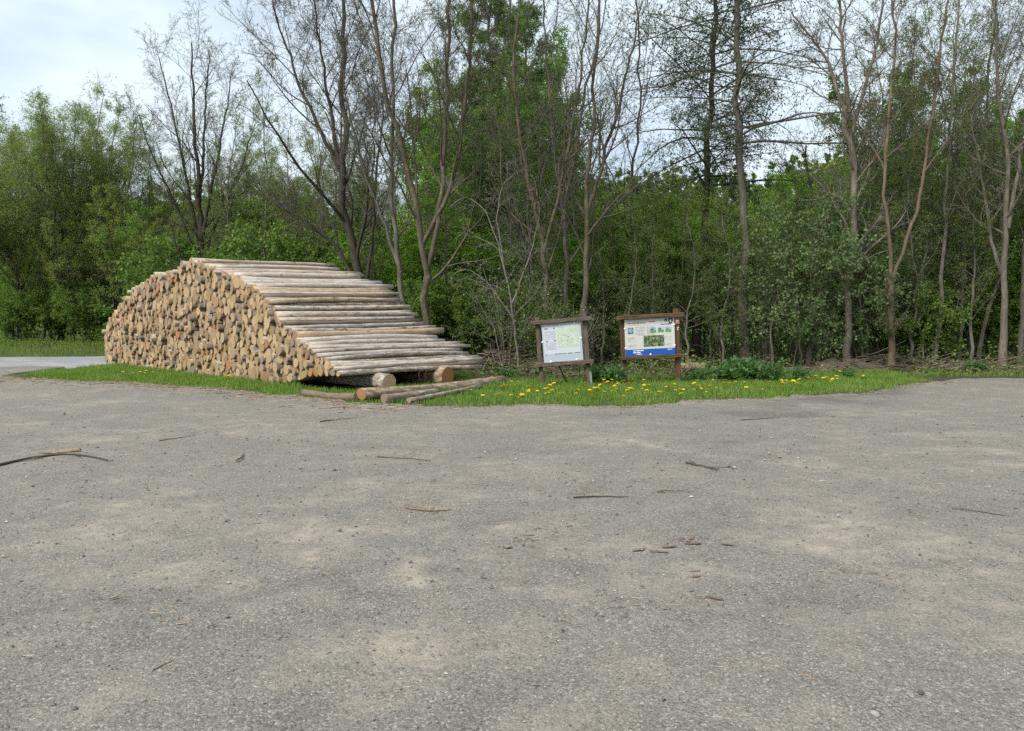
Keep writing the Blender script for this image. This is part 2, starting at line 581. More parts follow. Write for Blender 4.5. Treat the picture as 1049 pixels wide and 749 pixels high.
TAN = [  # photo pixel, half width and half height in pixels, strength: pale sandy patches and dark ruts of the lot
    (405, 578, 24, 17, 1.0), (425, 600, 30, 10, .5), (650, 461, 40, 5, .9), (780, 478, 60, 4, .6), (990, 462, 60, 5, .8), (590, 560, 120, 20, .45),
    (300, 555, 110, 26, .45), (480, 640, 60, 12, .5), (470, 665, 90, 25, .4), (640, 610, 90, 22, .4), (830, 570, 70, 18, .35), (960, 560, 60, 20, .4),
    (110, 690, 80, 24, .35), (700, 690, 90, 22, .4), (860, 545, 90, 10, .4), (540, 690, 60, 26, .35), (1020, 600, 60, 40, .3), (60, 455, 70, 6, .5), (250, 500, 90, 8, .3),
    (330, 440, 80, 4, .3), (560, 505, 60, 7, .35), (900, 520, 80, 8, .3), (150, 560, 50, 14, .3),
    (805, 428, 70, 5, -.9), (860, 412, 50, 4, -.9), (905, 403, 30, 3, -.7), (330, 610, 120, 10, -.45), (100, 640, 70, 10, -.5), (750, 540, 60, 8, -.4), (560, 590, 50, 9, -.5),
    (420, 600, 60, 7, -.2), (880, 640, 100, 14, -.4), (700, 650, 70, 10, -.35), (200, 600, 60, 9, -.4)]
u = axis([(-46, -18, 1.0), (-18, -9, .3), (-9, 9, .08), (9, 20, .3), (20, 48, 1.0)])
w = np.concatenate([np.linspace(0, .12, 4, endpoint=False), np.linspace(.12, 1, 260)])
UX, WY = np.meshgrid(u, w)
FAR = edge_y(UX)
YY = -14 + (FAR + 14) * np.where(WY < .12, WY / .12 * .45, .45 + (WY - .12) / .88 * .55)
und = .022 * vnoise(UX * .55, YY * .55, 21) + .012 * vnoise(UX * 1.6, YY * 1.6, 22) + .005 * vnoise(UX * 5, YY * 5, 23)
ZZ = .045 + und
ZZ = ZZ - .03 * sstep(1.2, 0, FAR - YY)
ZZ[-1] = -.03
tanv = np.zeros_like(UX)
with np.errstate(divide='ignore', invalid='ignore'):
    vis = YY > 1.2
    PXv = np.where(vis, UX / np.maximum(YY, .5) * F + CXP, -1e4)
    PYv = np.where(vis, CAM_Z / np.maximum(YY, .5) * F + HORIZON, -1e4)
for px, py, a, b, s in TAN:
    cx_, cy_ = gnd(px, py)
    ax_ = a / F * cy_
    ay_ = abs(gnd(px, py - b)[1] - gnd(px, py + b)[1]) / 2
    wx = UX + .35 * vnoise(UX * 1.7, YY * 1.7, 31) + .15 * vnoise(UX * 4.5, YY * 4.5, 33)
    wy = YY + .5 * vnoise(UX * 1.7, YY * 1.7, 32) + .2 * vnoise(UX * 4.5, YY * 4.5, 34)
    d = np.sqrt(((wx - cx_) / ax_) ** 2 + ((wy - cy_) / ay_) ** 2)
    tanv += s * sstep(1.25, .35, d)
TRACKS = [  # faint wheel tracks: photo pixels, half width in metres, strength
    ([(-60, 648), (120, 622), (300, 598), (420, 566), (520, 530), (640, 494), (800, 440), (880, 408)], .16, -.7),
    ([(-60, 710), (140, 676), (330, 640), (470, 598), (580, 556), (700, 510), (850, 448), (920, 406)], .16, -.6),
    ([(1100, 560), (900, 596), (720, 640), (560, 700), (480, 760)], .17, -.55), ([(1100, 510), (880, 536), (690, 572), (540, 620), (380, 700), (320, 760)], .17, -.5),
    ([(1100, 455), (900, 470), (720, 492), (500, 500), (300, 486), (60, 452), (-60, 440)], .2, .5), ([(1100, 436), (860, 446), (660, 462), (460, 466), (240, 452), (0, 420)], .2, -.45),
    ([(-40, 590), (100, 560), (240, 548), (400, 556), (520, 590), (600, 650), (640, 760)], .22, .55), ([(640, 430), (760, 424), (860, 410), (930, 394)], .6, -1.0)]
for pts, wd, st_ in TRACKS:
    W_ = np.array([gnd(*q) for q in pts]); W_ = np.stack([np.interp(np.linspace(0, len(W_) - 1, 120), range(len(W_)), W_[:, k_]) for k_ in (0, 1)], -1)
    for _ in range(12): W_[1:-1] = .25 * W_[:-2] + .5 * W_[1:-1] + .25 * W_[2:]
    dd = np.full(UX.shape, 9.0)
    wx = UX + .10 * vnoise(UX * 2.2, YY * 2.2, 61); wy = YY + .10 * vnoise(UX * 2.2, YY * 2.2, 62)
    for q in W_: dd = np.minimum(dd, (wx - q[0]) ** 2 + (wy - q[1]) ** 2)
    dd = np.sqrt(dd)
    tanv += 1.1 * st_ * np.exp(-(dd / wd) ** 2) * (.25 + .75 * sstep(-.3, .4, vnoise(UX * 1.4, YY * 1.4, 63))) * (.6 + .4 * vnoise(UX * 6, YY * 6, 64))
    ZZ -= .012 * np.exp(-(dd / wd) ** 2)
grid_obj('gravel_lot', UX, YY, ZZ, M['gravel'], True, {'tan': ('FLOAT', np.clip(tanv, -1, 1.2))})


def lot_z(x, y):
    return .045 + .022 * float(vnoise(x * .55, y * .55, 21)) + .012 * float(vnoise(x * 1.6, y * 1.6, 22)) + .005 * float(vnoise(x * 5, y * 5, 23))


# road that passes behind the lot on the left and bends away behind the pile
rl = np.array([(-90, 27.0), (-60, 28.8), (-40, 30.2), (-26, 31.0), (-20, 31.6), (-16, 32.4), (-12.5, 34.2), (-10, 37.5), (-8.6, 42), (-7.8, 50), (-7.8, 60)])
tt = np.linspace(0, len(rl) - 1, 90)
cxr = np.interp(tt, range(len(rl)), rl[:, 0]); cyr = np.interp(tt, range(len(rl)), rl[:, 1])
dx = np.gradient(cxr); dy = np.gradient(cyr); L_ = np.hypot(dx, dy)
nxr, nyr = -dy / L_, dx / L_
ROFF = (-4.0, -3.6, -1.8, 0, 1.8, 3.6, 4.0)
RX = np.stack([cxr + nxr * o for o in ROFF], 0)
RY = np.stack([cyr + nyr * o for o in ROFF], 0)
grid_obj('road', RX, RY, np.maximum(terrain(RX, RY), 0) + np.array([-.06, .095, .105, .11, .105, .095, -.06])[:, None], M['road'])

# ------------------------------------------------------------------ logs
def log_arrays(rng, L, r, tone, bend=.03, taper=.12, ns=9, m=12, cut=.06):
    """a log along +Z from 0 to L: vertices, quads, triangles, logco"""
    z = np.linspace(0, L, ns)
    ph = rng.uniform(0, 2 * PI)
    off = bend * np.sin(z / L * PI) * 1.0
    cx = off * math.cos(ph) + rng.normal(0, .004, ns); cy = off * math.sin(ph) + rng.normal(0, .004, ns)
    rr = r * (1 + taper * (.5 - z / L)) * (1 + rng.normal(0, .012, ns))
    a = np.arange(m) * 2 * PI / m
    oval = 1 + .06 * np.cos(2 * (a - rng.uniform(0, PI))) + .025 * rng.normal(0, 1, m)
    V = np.empty((ns, m, 3))
    V[..., 0] = cx[:, None] + rr[:, None] * oval * np.cos(a)
    V[..., 1] = cy[:, None] + rr[:, None] * oval * np.sin(a)
    V[..., 2] = z[:, None]
    t1, t2 = rng.uniform(-cut, cut, 2), rng.uniform(-cut, cut, 2)
    V[0, :, 2] += (V[0, :, 0] * t1[0] + V[0, :, 1] * t1[1]) * 2
    V[-1, :, 2] += (V[-1, :, 0] * t2[0] + V[-1, :, 1] * t2[1]) * 2
    V = V.reshape(-1, 3)
    V = np.vstack([V, V[:m].mean(0), V[-m:].mean(0)])
    idx = np.arange(ns * m).reshape(ns, m)
    a0 = idx[:-1]; a1 = np.roll(a0, -1, 1); b0 = idx[1:]; b1 = np.roll(b0, -1, 1)
    Q = np.stack([a0, a1, b1, b0], -1).reshape(-1, 4)
    i = np.arange(m); j = (i + 1) % m
    T = np.vstack([np.stack([j, i, np.full(m, ns * m)], -1), np.stack([idx[-1][i], idx[-1][j], np.full(m, ns * m + 1)], -1)])
    co = V.copy(); co[:, 2] += rng.uniform(0, 200)
    return V, Q, T, co


def log_mesh(name, parts, tones, brown_tones=None):
    Vs, Qs, Ts, Cs, To = [], [], [], [], []
    brown_tones = [.3] * len(parts) if brown_tones is None else brown_tones
    n = 0
    for (V, Q, T, co), t in zip(parts, tones):
        Vs.append(V); Qs.append(Q + n); Ts.append(T + n); Cs.append(co); To.append(np.full(len(V), t)); n += len(V)
    V = np.concatenate(Vs); Q = np.concatenate(Qs); T = np.concatenate(Ts)
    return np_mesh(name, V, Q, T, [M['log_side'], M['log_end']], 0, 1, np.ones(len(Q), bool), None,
                   {'logco': ('FLOAT_VECTOR', np.concatenate(Cs)), 'tone': ('FLOAT', np.concatenate(To)), 'dirt': ('FLOAT', np.concatenate([np.full(len(p_[0]), q_) for p_, q_ in zip(parts, brown_tones)]))})


def axis_rot(d):
    return Vector((0, 0, 1)).rotation_difference(Vector(d)).to_matrix()


PB = np.array([-5.36, 19.3])                      # foot of the pile's near corner
EU = np.array([-10.1, 10.7]); EU = EU / np.linalg.norm(EU)   # along the face of sawn ends
ED = np.array([EU[1], -EU[0]])                    # along the logs, to the back
LOG_L = 4.25
ENV = np.array([(-2.1, .46), (-1.83, .62), (-.86, 1.0), (0, 1.36), (.67, 1.68), (1.6, 2.3), (3.2, 3.0), (4.6, 3.24), (5.6, 3.42), (7.1, 3.50), (7.3, 3.26), (8.1, 3.24),
                (8.6, 3.20), (10.3, 3.06), (10.5, 2.95), (11.6, 2.74), (12.9, 2.3), (14.0, 1.75), (14.7, 1.4), (15.0, 1.35)])
floor_v = lambda uu: .02 + .37 * float(sstep(1.6, -1.7, uu))

rngL = np.random.default_rng(42)
pu, pv, pr = [], [], []
fails = 0
while fails < 45 and len(pu) < 1600:
    r = float(np.clip(rngL.normal(.088, .024), .05, .17))
    cand = rngL.uniform(-2.05 + r, 14.95 - r, 110)
    v = np.array([floor_v(c) for c in cand]) + r
    if pu:
        A = np.array(pu); B = np.array(pv); Rr = np.array(pr)
        du = cand[:, None] - A[None]
        s2 = (r + Rr)[None] ** 2 - du ** 2
        h = np.where(s2 > 0, B[None] + np.sqrt(np.maximum(s2, 0)), -1)
        v = np.maximum(v, h.max(1))
    top = np.interp(cand, ENV[:, 0], ENV[:, 1]) + .09 * vnoise(cand * 1.3, cand * 0, 71) * sstep(1.0, 3.0, cand) + .05 * vnoise(cand * 3.1, cand * 0, 72)
    ok = v + r <= top + .05
    if not ok.any():
        fails += 1
        continue
    key = np.where(ok, v - .10 * np.interp(cand, [-2, 15], [0, 1]), 1e9)
    i = int(np.argmin(key))
    pu.append(float(cand[i])); pv.append(float(v[i])); pr.append(r)
pu = np.array(pu); pv = np.array(pv); pr = np.array(pr)
NLOG = len(pu)
print('logs in pile', NLOG)

tones = rngL.choice(4, NLOG, p=[.60, .25, .07, .08])      # 0 pale tan, 1 brownish, 2 grey, 3 orange
tval = np.where(tones == 0, rngL.uniform(0, .42, NLOG), np.where(tones == 1, rngL.uniform(.5, .6, NLOG),
                np.where(tones == 2, rngL.uniform(.68, .83, NLOG), rngL.uniform(.9, .97, NLOG))))
# which logs have nothing on top of them
exposed = np.zeros(NLOG, bool)
for i in range(NLOG):
    du = np.abs(pu - pu[i]); above = (pv > pv[i] + .04) & (du < (pr + pr[i]) * .80)
    exposed[i] = not above.any()
near = np.argsort(pu)
pick = set(np.nonzero(exposed)[0].tolist())
for i in near:
    if len(pick) >= 292: break
    pick.add(int(i))

pile_logs = []
rest_parts, rest_tones, rest_brown = [], [], []
exp_sorted = [i for i in near if exposed[i]]
exp_rank = {int(i): k for k, i in enumerate(exp_sorted)}
ORD = ['first', 'second', 'third', 'fourth', 'fifth', 'sixth', 'seventh', 'eighth', 'ninth', 'tenth', 'eleventh', 'twelfth', 'thirteenth', 'fourteenth',
       'fifteenth', 'sixteenth', 'seventeenth', 'eighteenth', 'nineteenth', 'twentieth', 'twenty first', 'twenty second', 'twenty third', 'twenty fourth',
       'twenty fifth', 'twenty sixth', 'twenty seventh', 'twenty eighth', 'twenty ninth', 'thirtieth']
TONE_W = {0: 'pale tan', 1: 'brown', 2: 'weathered grey', 3: 'orange'}
peak_rank = max(exp_rank.values(), key=lambda k: pv[exp_sorted[k]])
for i in range(NLOG):
    prot = float(rngL.normal(0, .045)) + (rngL.choice([-.10, .16]) if rngL.random() < .07 else 0)
    dirv = np.array([ED[0] + rngL.normal(0, .013), ED[1] + rngL.normal(0, .013), .026 * min(pv[i] / 2.5, 1) + rngL.normal(0, .006)])
    p0 = PB + EU * pu[i] + ED * prot
    L = LOG_L - .05 + rngL.normal(0, .22)
    V, Q, T, co = log_arrays(rngL, L, pr[i], tval[i], bend=rngL.uniform(.0, .08), taper=rngL.uniform(.04, .22), ns=9, m=12)
    loc = (p0[0], p0[1], pv[i])
    dirt = float(rngL.uniform(.1, .5)) if exposed[i] else float(rngL.uniform(.5, .95))  # logs lying under others get a browner barrel than the exposed ones
    if i in pick:
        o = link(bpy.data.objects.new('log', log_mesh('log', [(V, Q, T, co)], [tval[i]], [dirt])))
        o.matrix_world = Matrix.Translation(loc) @ axis_rot(dirv).to_4x4()
        tw = TONE_W[int(tones[i])]
        if i in exp_rank:
            k = exp_rank[i]
            if k == peak_rank:
                lab = 'debarked log lying highest of all on the ridge of the pile'
            elif k < peak_rank:
                lab = f'debarked log on the pile slope above the orange bearer, {ORD[k] if k < len(ORD) else "number " + str(k + 1)} step up'
            else:
                kk = len(exp_sorted) - 1 - k
                lab = f'log on the road end slope of the pile, {ORD[kk] if kk < len(ORD) else "number " + str(kk + 1)} step up'
            tag(o, lab, 'log', 'logs on the upper surface of the pile')
        else:
            zone = 'lowest metre' if pv[i] < 1.0 else ('middle height' if pv[i] < 2.0 else 'upper third')
            tag(o, f'log in the pile showing just its {tw} sawn end, {zone}', 'log', f'{tw} log ends at the {zone} of the pile')
        pile_logs.append(o)
    else:
        Rm = np.array(axis_rot(dirv))
        rest_parts.append((V @ Rm.T + np.array(loc), Q, T, co)); rest_tones.append(tval[i]); rest_brown.append(dirt)
o = link(bpy.data.objects.new('log_stack', log_mesh('log_stack', rest_parts, rest_tones, rest_brown)))
tag(o, 'packed mass of sawn log ends at the road end of the pile', 'log stack', kind='stuff')


def single_log(name, a, b, r, tone, label, group=None, seed=0, bend=.03, taper=.1, cat='log', dirt=.55):
    rg = np.random.default_rng(seed + 900)
    a = Vector(a); b = Vector(b); d = b - a
    arr = log_arrays(rg, d.length, r, tone, bend, taper, 10, 16, .12)
    o = link(bpy.data.objects.new(name, log_mesh(name, [arr], [tone], [dirt])))
    o.matrix_world = Matrix.Translation(a) @ axis_rot(d.normalized()).to_4x4()
    return tag(o, label, cat, group)


def fpt(uu, s, z):
    p = PB + EU * uu + ED * s
    return (p[0], p[1], z)


single_log('bearer_log', fpt(-2.5, 1.1, .235), fpt(1.6, 1.15, .21), .175, .25, 'thick pale log crossing under the near end of the pile, round tan end', 'logs carrying the pile', 1)
single_log('bearer_log', fpt(-2.35, 2.95, .27), fpt(1.6, 2.9, .22), .225, .98, 'thickest log under the pile with a bright orange sawn end', 'logs carrying the pile', 2)
single_log('fallen_log', (-3.04, 15.82, .17), (-.22, 20.0, .16), .115, .93, 'long pale log lying on the verge before the pile, its cut end reddish', None, 3, .05)
single_log('fallen_log', (-3.2, 16.25, .06), (-4.6, 17.4, .05), .09, .80, 'grey weathered log lying in the grass at the foot of the near pile corner', None, 4, .04, dirt=.75)
single_log('fallen_log', (-2.02, 15.35, .09), (-.75, 18.6, .12), .05, .8, 'thin grey pole lying beside the long pale log on the verge', None, 5, .05)
single_log('fallen_log', (-2.55, 15.55, .10), (-1.6, 17.0, .11), .085, .8, 'short grey log half covered by grass between pale log and thin pole', None, 6, .02)

# ------------------------------------------------------------------ information boards
def wood_bar(name, mat, a, b, w_, d_, parent, seed, rough=.006, round_=0.0):
    """weathered beam from a to b in the sign's own frame, with softened edges and an uneven outline"""
    rg = np.random.default_rng(seed)
    a = np.array(a, float); b = np.array(b, float)
    ax = unit(b - a); side = unit(np.cross(ax, np.array([0, 1.0, 0]))); dep = np.cross(side, ax)
    ns = 9; ts = np.linspace(0, 1, ns)
    prof = []
    c = .22
    for sx, sy in ((1, 1), (-1, 1), (-1, -1), (1, -1)):
        prof += [(sx * (1 - (c if sx * sy > 0 else 0)), sy * (1 - (0 if sx * sy > 0 else c))), (sx * (1 - (0 if sx * sy > 0 else c)), sy * (1 - (c if sx * sy > 0 else 0)))]
    ang = [math.atan2(q, p) for p, q in prof]
    prof = np.array([p for _, p in sorted(zip(ang, prof))])
    m = len(prof)
    V = np.empty((ns, m, 3))
    Cc = np.empty((ns, m, 3))
    L = np.linalg.norm(b - a)
    off = rg.uniform(0, 90)
    for i, t in enumerate(ts):
        sw = w_ / 2 * (1 + rg.normal(0, .04)); sd = d_ / 2 * (1 + rg.normal(0, .03))
        cc = a + (b - a) * t + side * rg.normal(0, rough) + dep * rg.normal(0, rough * .3)
        V[i] = cc + prof[:, :1] * sw * side + prof[:, 1:] * sd * dep
        Cc[i, :, 0] = prof[:, 0] * sw; Cc[i, :, 1] = prof[:, 1] * sd; Cc[i, :, 2] = t * L + off
    V = V.reshape(-1, 3); Cc = Cc.reshape(-1, 3)
    idx = np.arange(ns * m).reshape(ns, m)
    a0 = idx[:-1]; a1 = np.roll(a0, -1, 1); b0 = idx[1:]; b1 = np.roll(b0, -1, 1)
    Q = np.stack([a0, a1, b1, b0], -1).reshape(-1, 4)
    V = np.vstack([V, V[:m].mean(0), V[-m:].mean(0)]); Cc = np.vstack([Cc, Cc[:m].mean(0), Cc[-m:].mean(0)])
    i = np.arange(m); j = (i + 1) % m
    T = np.vstack([np.stack([j, i, np.full(m, ns * m)], -1), np.stack([idx[-1][i], idx[-1][j], np.full(m, ns * m + 1)], -1)])
    me = np_mesh(name, V, Q, T, [mat], None, None, np.zeros(len(Q), bool), None, {'logco': ('FLOAT_VECTOR', Cc)})
    return link(bpy.data.objects.new(name, me), parent)


def flat(g, x0, x1, z0, z1, y, mat=0, t=.0015):
    g.box(((x0 + x1) / 2, y - t / 2, (z0 + z1) / 2), (x1 - x0, t, z1 - z0), None, mat)


def textline(g, rg, x0, x1, z, h, y, mat=0, fill=.8):
    """a line too small to read in the photograph: uneven word-long marks of ink"""
    x = x0
    while x < x1:
        wl = rg.uniform(1.2, 5) * h
        e = min(x + wl, x1)
        hh = h * rg.uniform(.75, 1.0)
        if rg.random() < fill: flat(g, x, e, z, z + hh, y, mat)
        x = e + h * .55


def part(name, g, mats, parent, label=None):
    o = g.build(name, mats, parent)
    if label: o['label'] = label
    return o


# --- board with the map (grey frame, leaning)
Y1 = 20.2
s1 = empty('information_board', (xat(581, Y1), Y1, 0.0), (0, math.radians(-4.6), math.radians(-4)))
tag(s1, 'leaning grey timber notice board with a pale green map panel', 'notice board')
H = lambda py, Y=Y1: zat(py, Y) - .03
wood_bar('post', M['frame_grey'], (-.635, 0, -.12), (-.635, 0, 1.80), .115, .11, s1, 11)
pr_ = wood_bar('post', M['frame_grey'], (.575, 0, -.05), (.575, 0, 1.86), .12, .11, s1, 12)
bk = Geo(); bk.box((.62, -.07, .10), (.055, .012, .46), None, 0)
part('steel_foot', bk, [M['steel']], pr_, 'pale steel strap at the foot of the post')
wood_bar('top_beam', M['frame_grey'], (-.80, -.115, 1.665), (.75, -.115, 1.665), .10, .10, s1, 13, .009)
wood_bar('bottom_beam', M['frame_grey'], (-.80, -.115, .585), (.72, -.115, .575), .10, .10, s1, 14, .009)
g = Geo(); g.box((-.035, -.082, 1.12), (1.0, .014, .98), None, 0)
pan = part('panel', g, [M['panel_grey']], s1)
g = Geo(); flat(g, -.50, .41, .83, 1.55, -.0895, 0)
sheet = part('printed_sheet', g, [M['panel_white']], pan)
g = Geo(); flat(g, -.15, .385, .98, 1.51, -.0916, 0)
part('map', g, [M['map_print']], sheet)
rg = np.random.default_rng(5)
g = Geo()
for z in np.arange(1.44, .94, -.029):
    if abs(z - 1.16) < .03 or z > 1.43: continue
    textline(g, rg, -.47, -.19, z, .011, -.0916, 1)
flat(g, -.47, -.38, 1.475, 1.50, -.0916, 0); flat(g, -.24, -.20, 1.475, 1.505, -.0916, 0)
flat(g, -.45, -.39, 1.15, 1.172, -.0916, 0); flat(g, -.25, -.18, 1.158, 1.18, -.0916, 0)
part('lettering', g, [M['print_dark'], M['print_grey']], sheet)
g = Geo()
textline(g, rg, -.49, .40, .822, .016, -.0916, 0, .6)
part('footer_text', g, [M['print_dark']], sheet)
g = Geo()
for _ in range(16):
    x, z = rg.uniform(-.12, .33), rg.uniform(1.0, 1.47)
    flat(g, x, x + rg.uniform(.02, .06), z, z + .009, -.0932, 1)
for _ in range(5):
    x, z = rg.uniform(-.05, .25), rg.uniform(1.1, 1.35)
    flat(g, x, x + .02, z, z + .02, -.0932, 0)
part('map_lettering', g, [M['print_dark'], M['print_grey']], sheet)
for x, z in ((-.42, 1.585), (.30, 1.58), (-.535, 1.16), (.445, 1.19), (-.36, .645), (.30, .655)):
    g = Geo(); a = np.linspace(0, 2 * PI, 12, endpoint=False)
    P = np.array([(x, -.075, z), (x, -.094, z), (x, -.099, z)]); g.tube(P, [.026, .026, .014], 12)
    part('clip', g, [M['print_white']], pan)
g = Geo(); g.tube([(-.20, .05, .60), (.02, .35, .0)], [.022, .02], 6)
part('prop', g, [M['frame_grey']], s1, 'thin slanting prop behind the board')

# --- board with the blue footer (brown frame)
Y2 = 21.2
s2 = empty('information_board', (xat(668, Y2), Y2, 0.03), (0, math.radians(-2.6), math.radians(5)))
tag(s2, 'brown timber notice board with a cream panel ending in a blue band', 'notice board')
wood_bar('post', M['frame_brown'], (-.735, 0, -.1), (-.735, 0, 1.76), .13, .12, s2, 21)
prr = wood_bar('post', M['frame_brown'], (.735, 0, -.1), (.735, 0, 1.93), .13, .12, s2, 22)
wood_bar('top_beam', M['frame_brown'], (-.925, -.12, 1.745), (.90, -.12, 1.765), .11, .11, s2, 23, .008)
wood_bar('bottom_beam', M['frame_brown'], (-.84, -.12, .665), (.90, -.12, .66), .095, .11, s2, 24, .008)
g = Geo(); g.box((-.03, -.085, 1.205), (1.36, .014, .99), None, 0)
pan = part('panel', g, [M['print_cream']], s2)
YF = -.0925
g = Geo(); flat(g, -.709, .649, .712, .885, YF, 0)
part('blue_band', g, [M['print_blue']], pan)
g = Geo()
for k in range(2): textline(g, rg, -.50, -.22, .835 - k * .05, .028, YF - .002, 0, .85)
textline(g, rg, .40, .58, .84, .022, YF - .002, 0, .9)
textline(g, rg, -.42, -.26, .745, .02, YF - .002, 0, .9)
part('band_lettering', g, [M['print_white']], pan)
g = Geo()
textline(g, rg, -.63, -.14, 1.575, .026, YF, 0, .95); textline(g, rg, -.04, .13, 1.60, .026, YF, 0, .95)
textline(g, rg, -.60, -.30, 1.535, .012, YF, 1)
part('heading', g, [M['print_dark'], M['print_grey']], pan)
g = Geo()
for z in np.arange(1.47, 1.24, -.024):
    textline(g, rg, -.42, -.16, z, .010, YF, 1); textline(g, rg, -.12, .10, z, .010, YF, 1, .85)
for z in (1.19, 1.165, 1.12, 1.095, 1.0, .975, .955):
    textline(g, rg, -.62, -.42, z, .012, YF, 1, .8); textline(g, rg, .33, .55, z, .010, YF, 1, .45)
textline(g, rg, .27, .60, 1.515, .03, YF, 0, .95)
part('lettering', g, [M['print_dark'], M['print_grey']], pan)
# emblem: dark shield with a pale charge beside a small dark block
g = Geo()
sh = [(-.06, .07), (.06, .07), (.06, -.02), (.035, -.06), (0, -.08), (-.035, -.06), (-.06, -.02)]
V = [(.545 + x, YF - .0005, 1.61 + z) for x, z in sh] + [(.545, YF - .0005, 1.61)]
g.add(V, None, [[(i + 1) % 7, i, 7] for i in range(7)], 0)
flat(g, .38, .455, 1.60, 1.665, YF, 0)
flat(g, .535, .565, 1.575, 1.645, YF - .002, 1); flat(g, .515, .53, 1.60, 1.63, YF - .002, 1); flat(g, .395, .415, 1.615, 1.63, YF - .002, 1)
part('emblem', g, [M['print_black'], M['print_white']], pan)
g = Geo(); flat(g, -.205, .355, .945, 1.24, YF, 0)
part('photograph', g, [M['photo_forest']], pan, 'large picture of leaves and stems')
g = Geo(); flat(g, -.63, -.475, 1.30, 1.47, YF, 0); flat(g, -.60, -.505, 1.35, 1.42, YF - .002, 1)
part('photograph', g, [M['photo_dark'], M['photo_sky']], pan, 'small dark picture at the edge of the text')
for x in (-.02, .19, .39):
    g = Geo(); flat(g, x, x + .165, 1.31, 1.385, YF, 0); flat(g, x, x + .165, 1.385, 1.455, YF, 1)
    flat(g, x + .02, x + .09, 1.375, 1.425, YF - .002, 2)
    part('photograph', g, [M['photo_field'], M['photo_sky'], M['photo_dark']], pan)
for x, z in ((-.03, 1.70), (-.70, 1.45), (.64, 1.50), (.64, .95), (-.70, .93), (-.03, .735)):
    g = Geo(); g.tube([(x, -.08, z), (x, -.098, z), (x, -.103, z)], [.026, .026, .014], 12)
    part('clip', g, [M['print_white']], pan)
g = Geo(); g.box((.735, -.072, 1.60), (.115, .006, .16), None, 0); g.box((.735, -.077, 1.60), (.07, .004, .04), None, 1)
part('trail_marker', g, [M['red_plate'], M['print_white']], prr, 'small faded red plate')
g = Geo()
for z, wd in ((1.42, .05), (1.36, .03), (1.39, .02)):
    g.box((.735 + wd * .3, -.069, z), (wd, .003, .03), None, 0)
part('pale_mark', g, [M['print_cream']], prr)

# ------------------------------------------------------------------ trees
def resample(pts, n):
    pts = np.asarray(pts, float)
    d = np.concatenate([[0], np.cumsum(np.linalg.norm(np.diff(pts, axis=0), axis=1))])
    t = np.linspace(0, d[-1], n)
    # smooth through the control points (Catmull-Rom on the sampled chord)
    P = np.stack([np.interp(t, d, pts[:, k]) for k in range(pts.shape[1])], -1)
    for _ in range(2):
        P[1:-1] = .25 * P[:-2] + .5 * P[1:-1] + .25 * P[2:]
    return P


def step_branches(rng, pos, dr, length, rad, segs, gnarl, up, tip=.25, droop=0):
    N = len(pos)
    P = np.empty((N, segs + 1, 3)); P[:, 0] = pos
    d = dr.copy()
    for s in range(segs):
        d = d + rng.normal(0, gnarl, d.shape)
        d[:, 2] += up - droop * (s + 1) / segs
        d = unit(d)
        P[:, s + 1] = P[:, s] + d * (length / segs)[:, None]
    R = rad[:, None] * (1 - (1 - tip) * np.linspace(0, 1, segs + 1)[None])
    return P, R


def children(rng, P, R, Lp, sp):
    """sp: n, t0, t1, ang, asd, ratio, rsd, fall, segs, gnarl, up, rr"""
    N, S, _ = P.shape
    n = sp['n']
    par = np.repeat(np.arange(N), n)
    k = np.tile(np.arange(n), N)
    t = sp['t0'] + (sp['t1'] - sp['t0']) * (k + rng.random(len(k))) / n
    x = t * (S - 1); i = np.minimum(x.astype(int), S - 2); f = (x - i)[:, None]
    pos = P[par, i] * (1 - f) + P[par, i + 1] * f
    T = unit(P[par, i + 1] - P[par, i])
    rad = R[par, i] * (1 - f[:, 0]) + R[par, i + 1] * f[:, 0]
    ref = np.where(np.abs(T[:, 2:3]) > .85, np.array([1., 0, 0]), np.array([0, 0, 1.]))
    U = unit(np.cross(T, ref)); W = np.cross(T, U)
    az = k * 2.4 + rng.uniform(0, 2 * PI, N)[par] + rng.normal(0, .5, len(k))
    ang = np.radians(rng.normal(sp['ang'], sp.get('asd', 8), len(k)))
    d = np.cos(ang)[:, None] * T + np.sin(ang)[:, None] * (np.cos(az)[:, None] * U + np.sin(az)[:, None] * W)
    tn = (t - sp['t0']) / max(sp['t1'] - sp['t0'], 1e-6)
    L = Lp[par] * sp['ratio'] * (1 - sp.get('fall', .5) * tn) * np.clip(rng.normal(1, sp.get('rsd', .2), len(k)), .35, 1.8)
    if sp.get('belly'):
        L = L * (.45 + .55 * np.sin(np.clip(tn * 1.15 + .12, 0, 1) * PI) ** .7)
    r = np.minimum(rad * sp.get('rr', .6), rad * .95) * np.clip(L / np.maximum(Lp[par] * sp['ratio'], 1e-6), .5, 1.1)
    r = np.maximum(r, sp.get('rmin', .004))
    P2, R2 = step_branches(rng, pos, d, L, r, sp['segs'], sp.get('gnarl', .08), sp.get('up', .03), sp.get('tip', .3), sp.get('droop', 0))
    return P2, R2, L


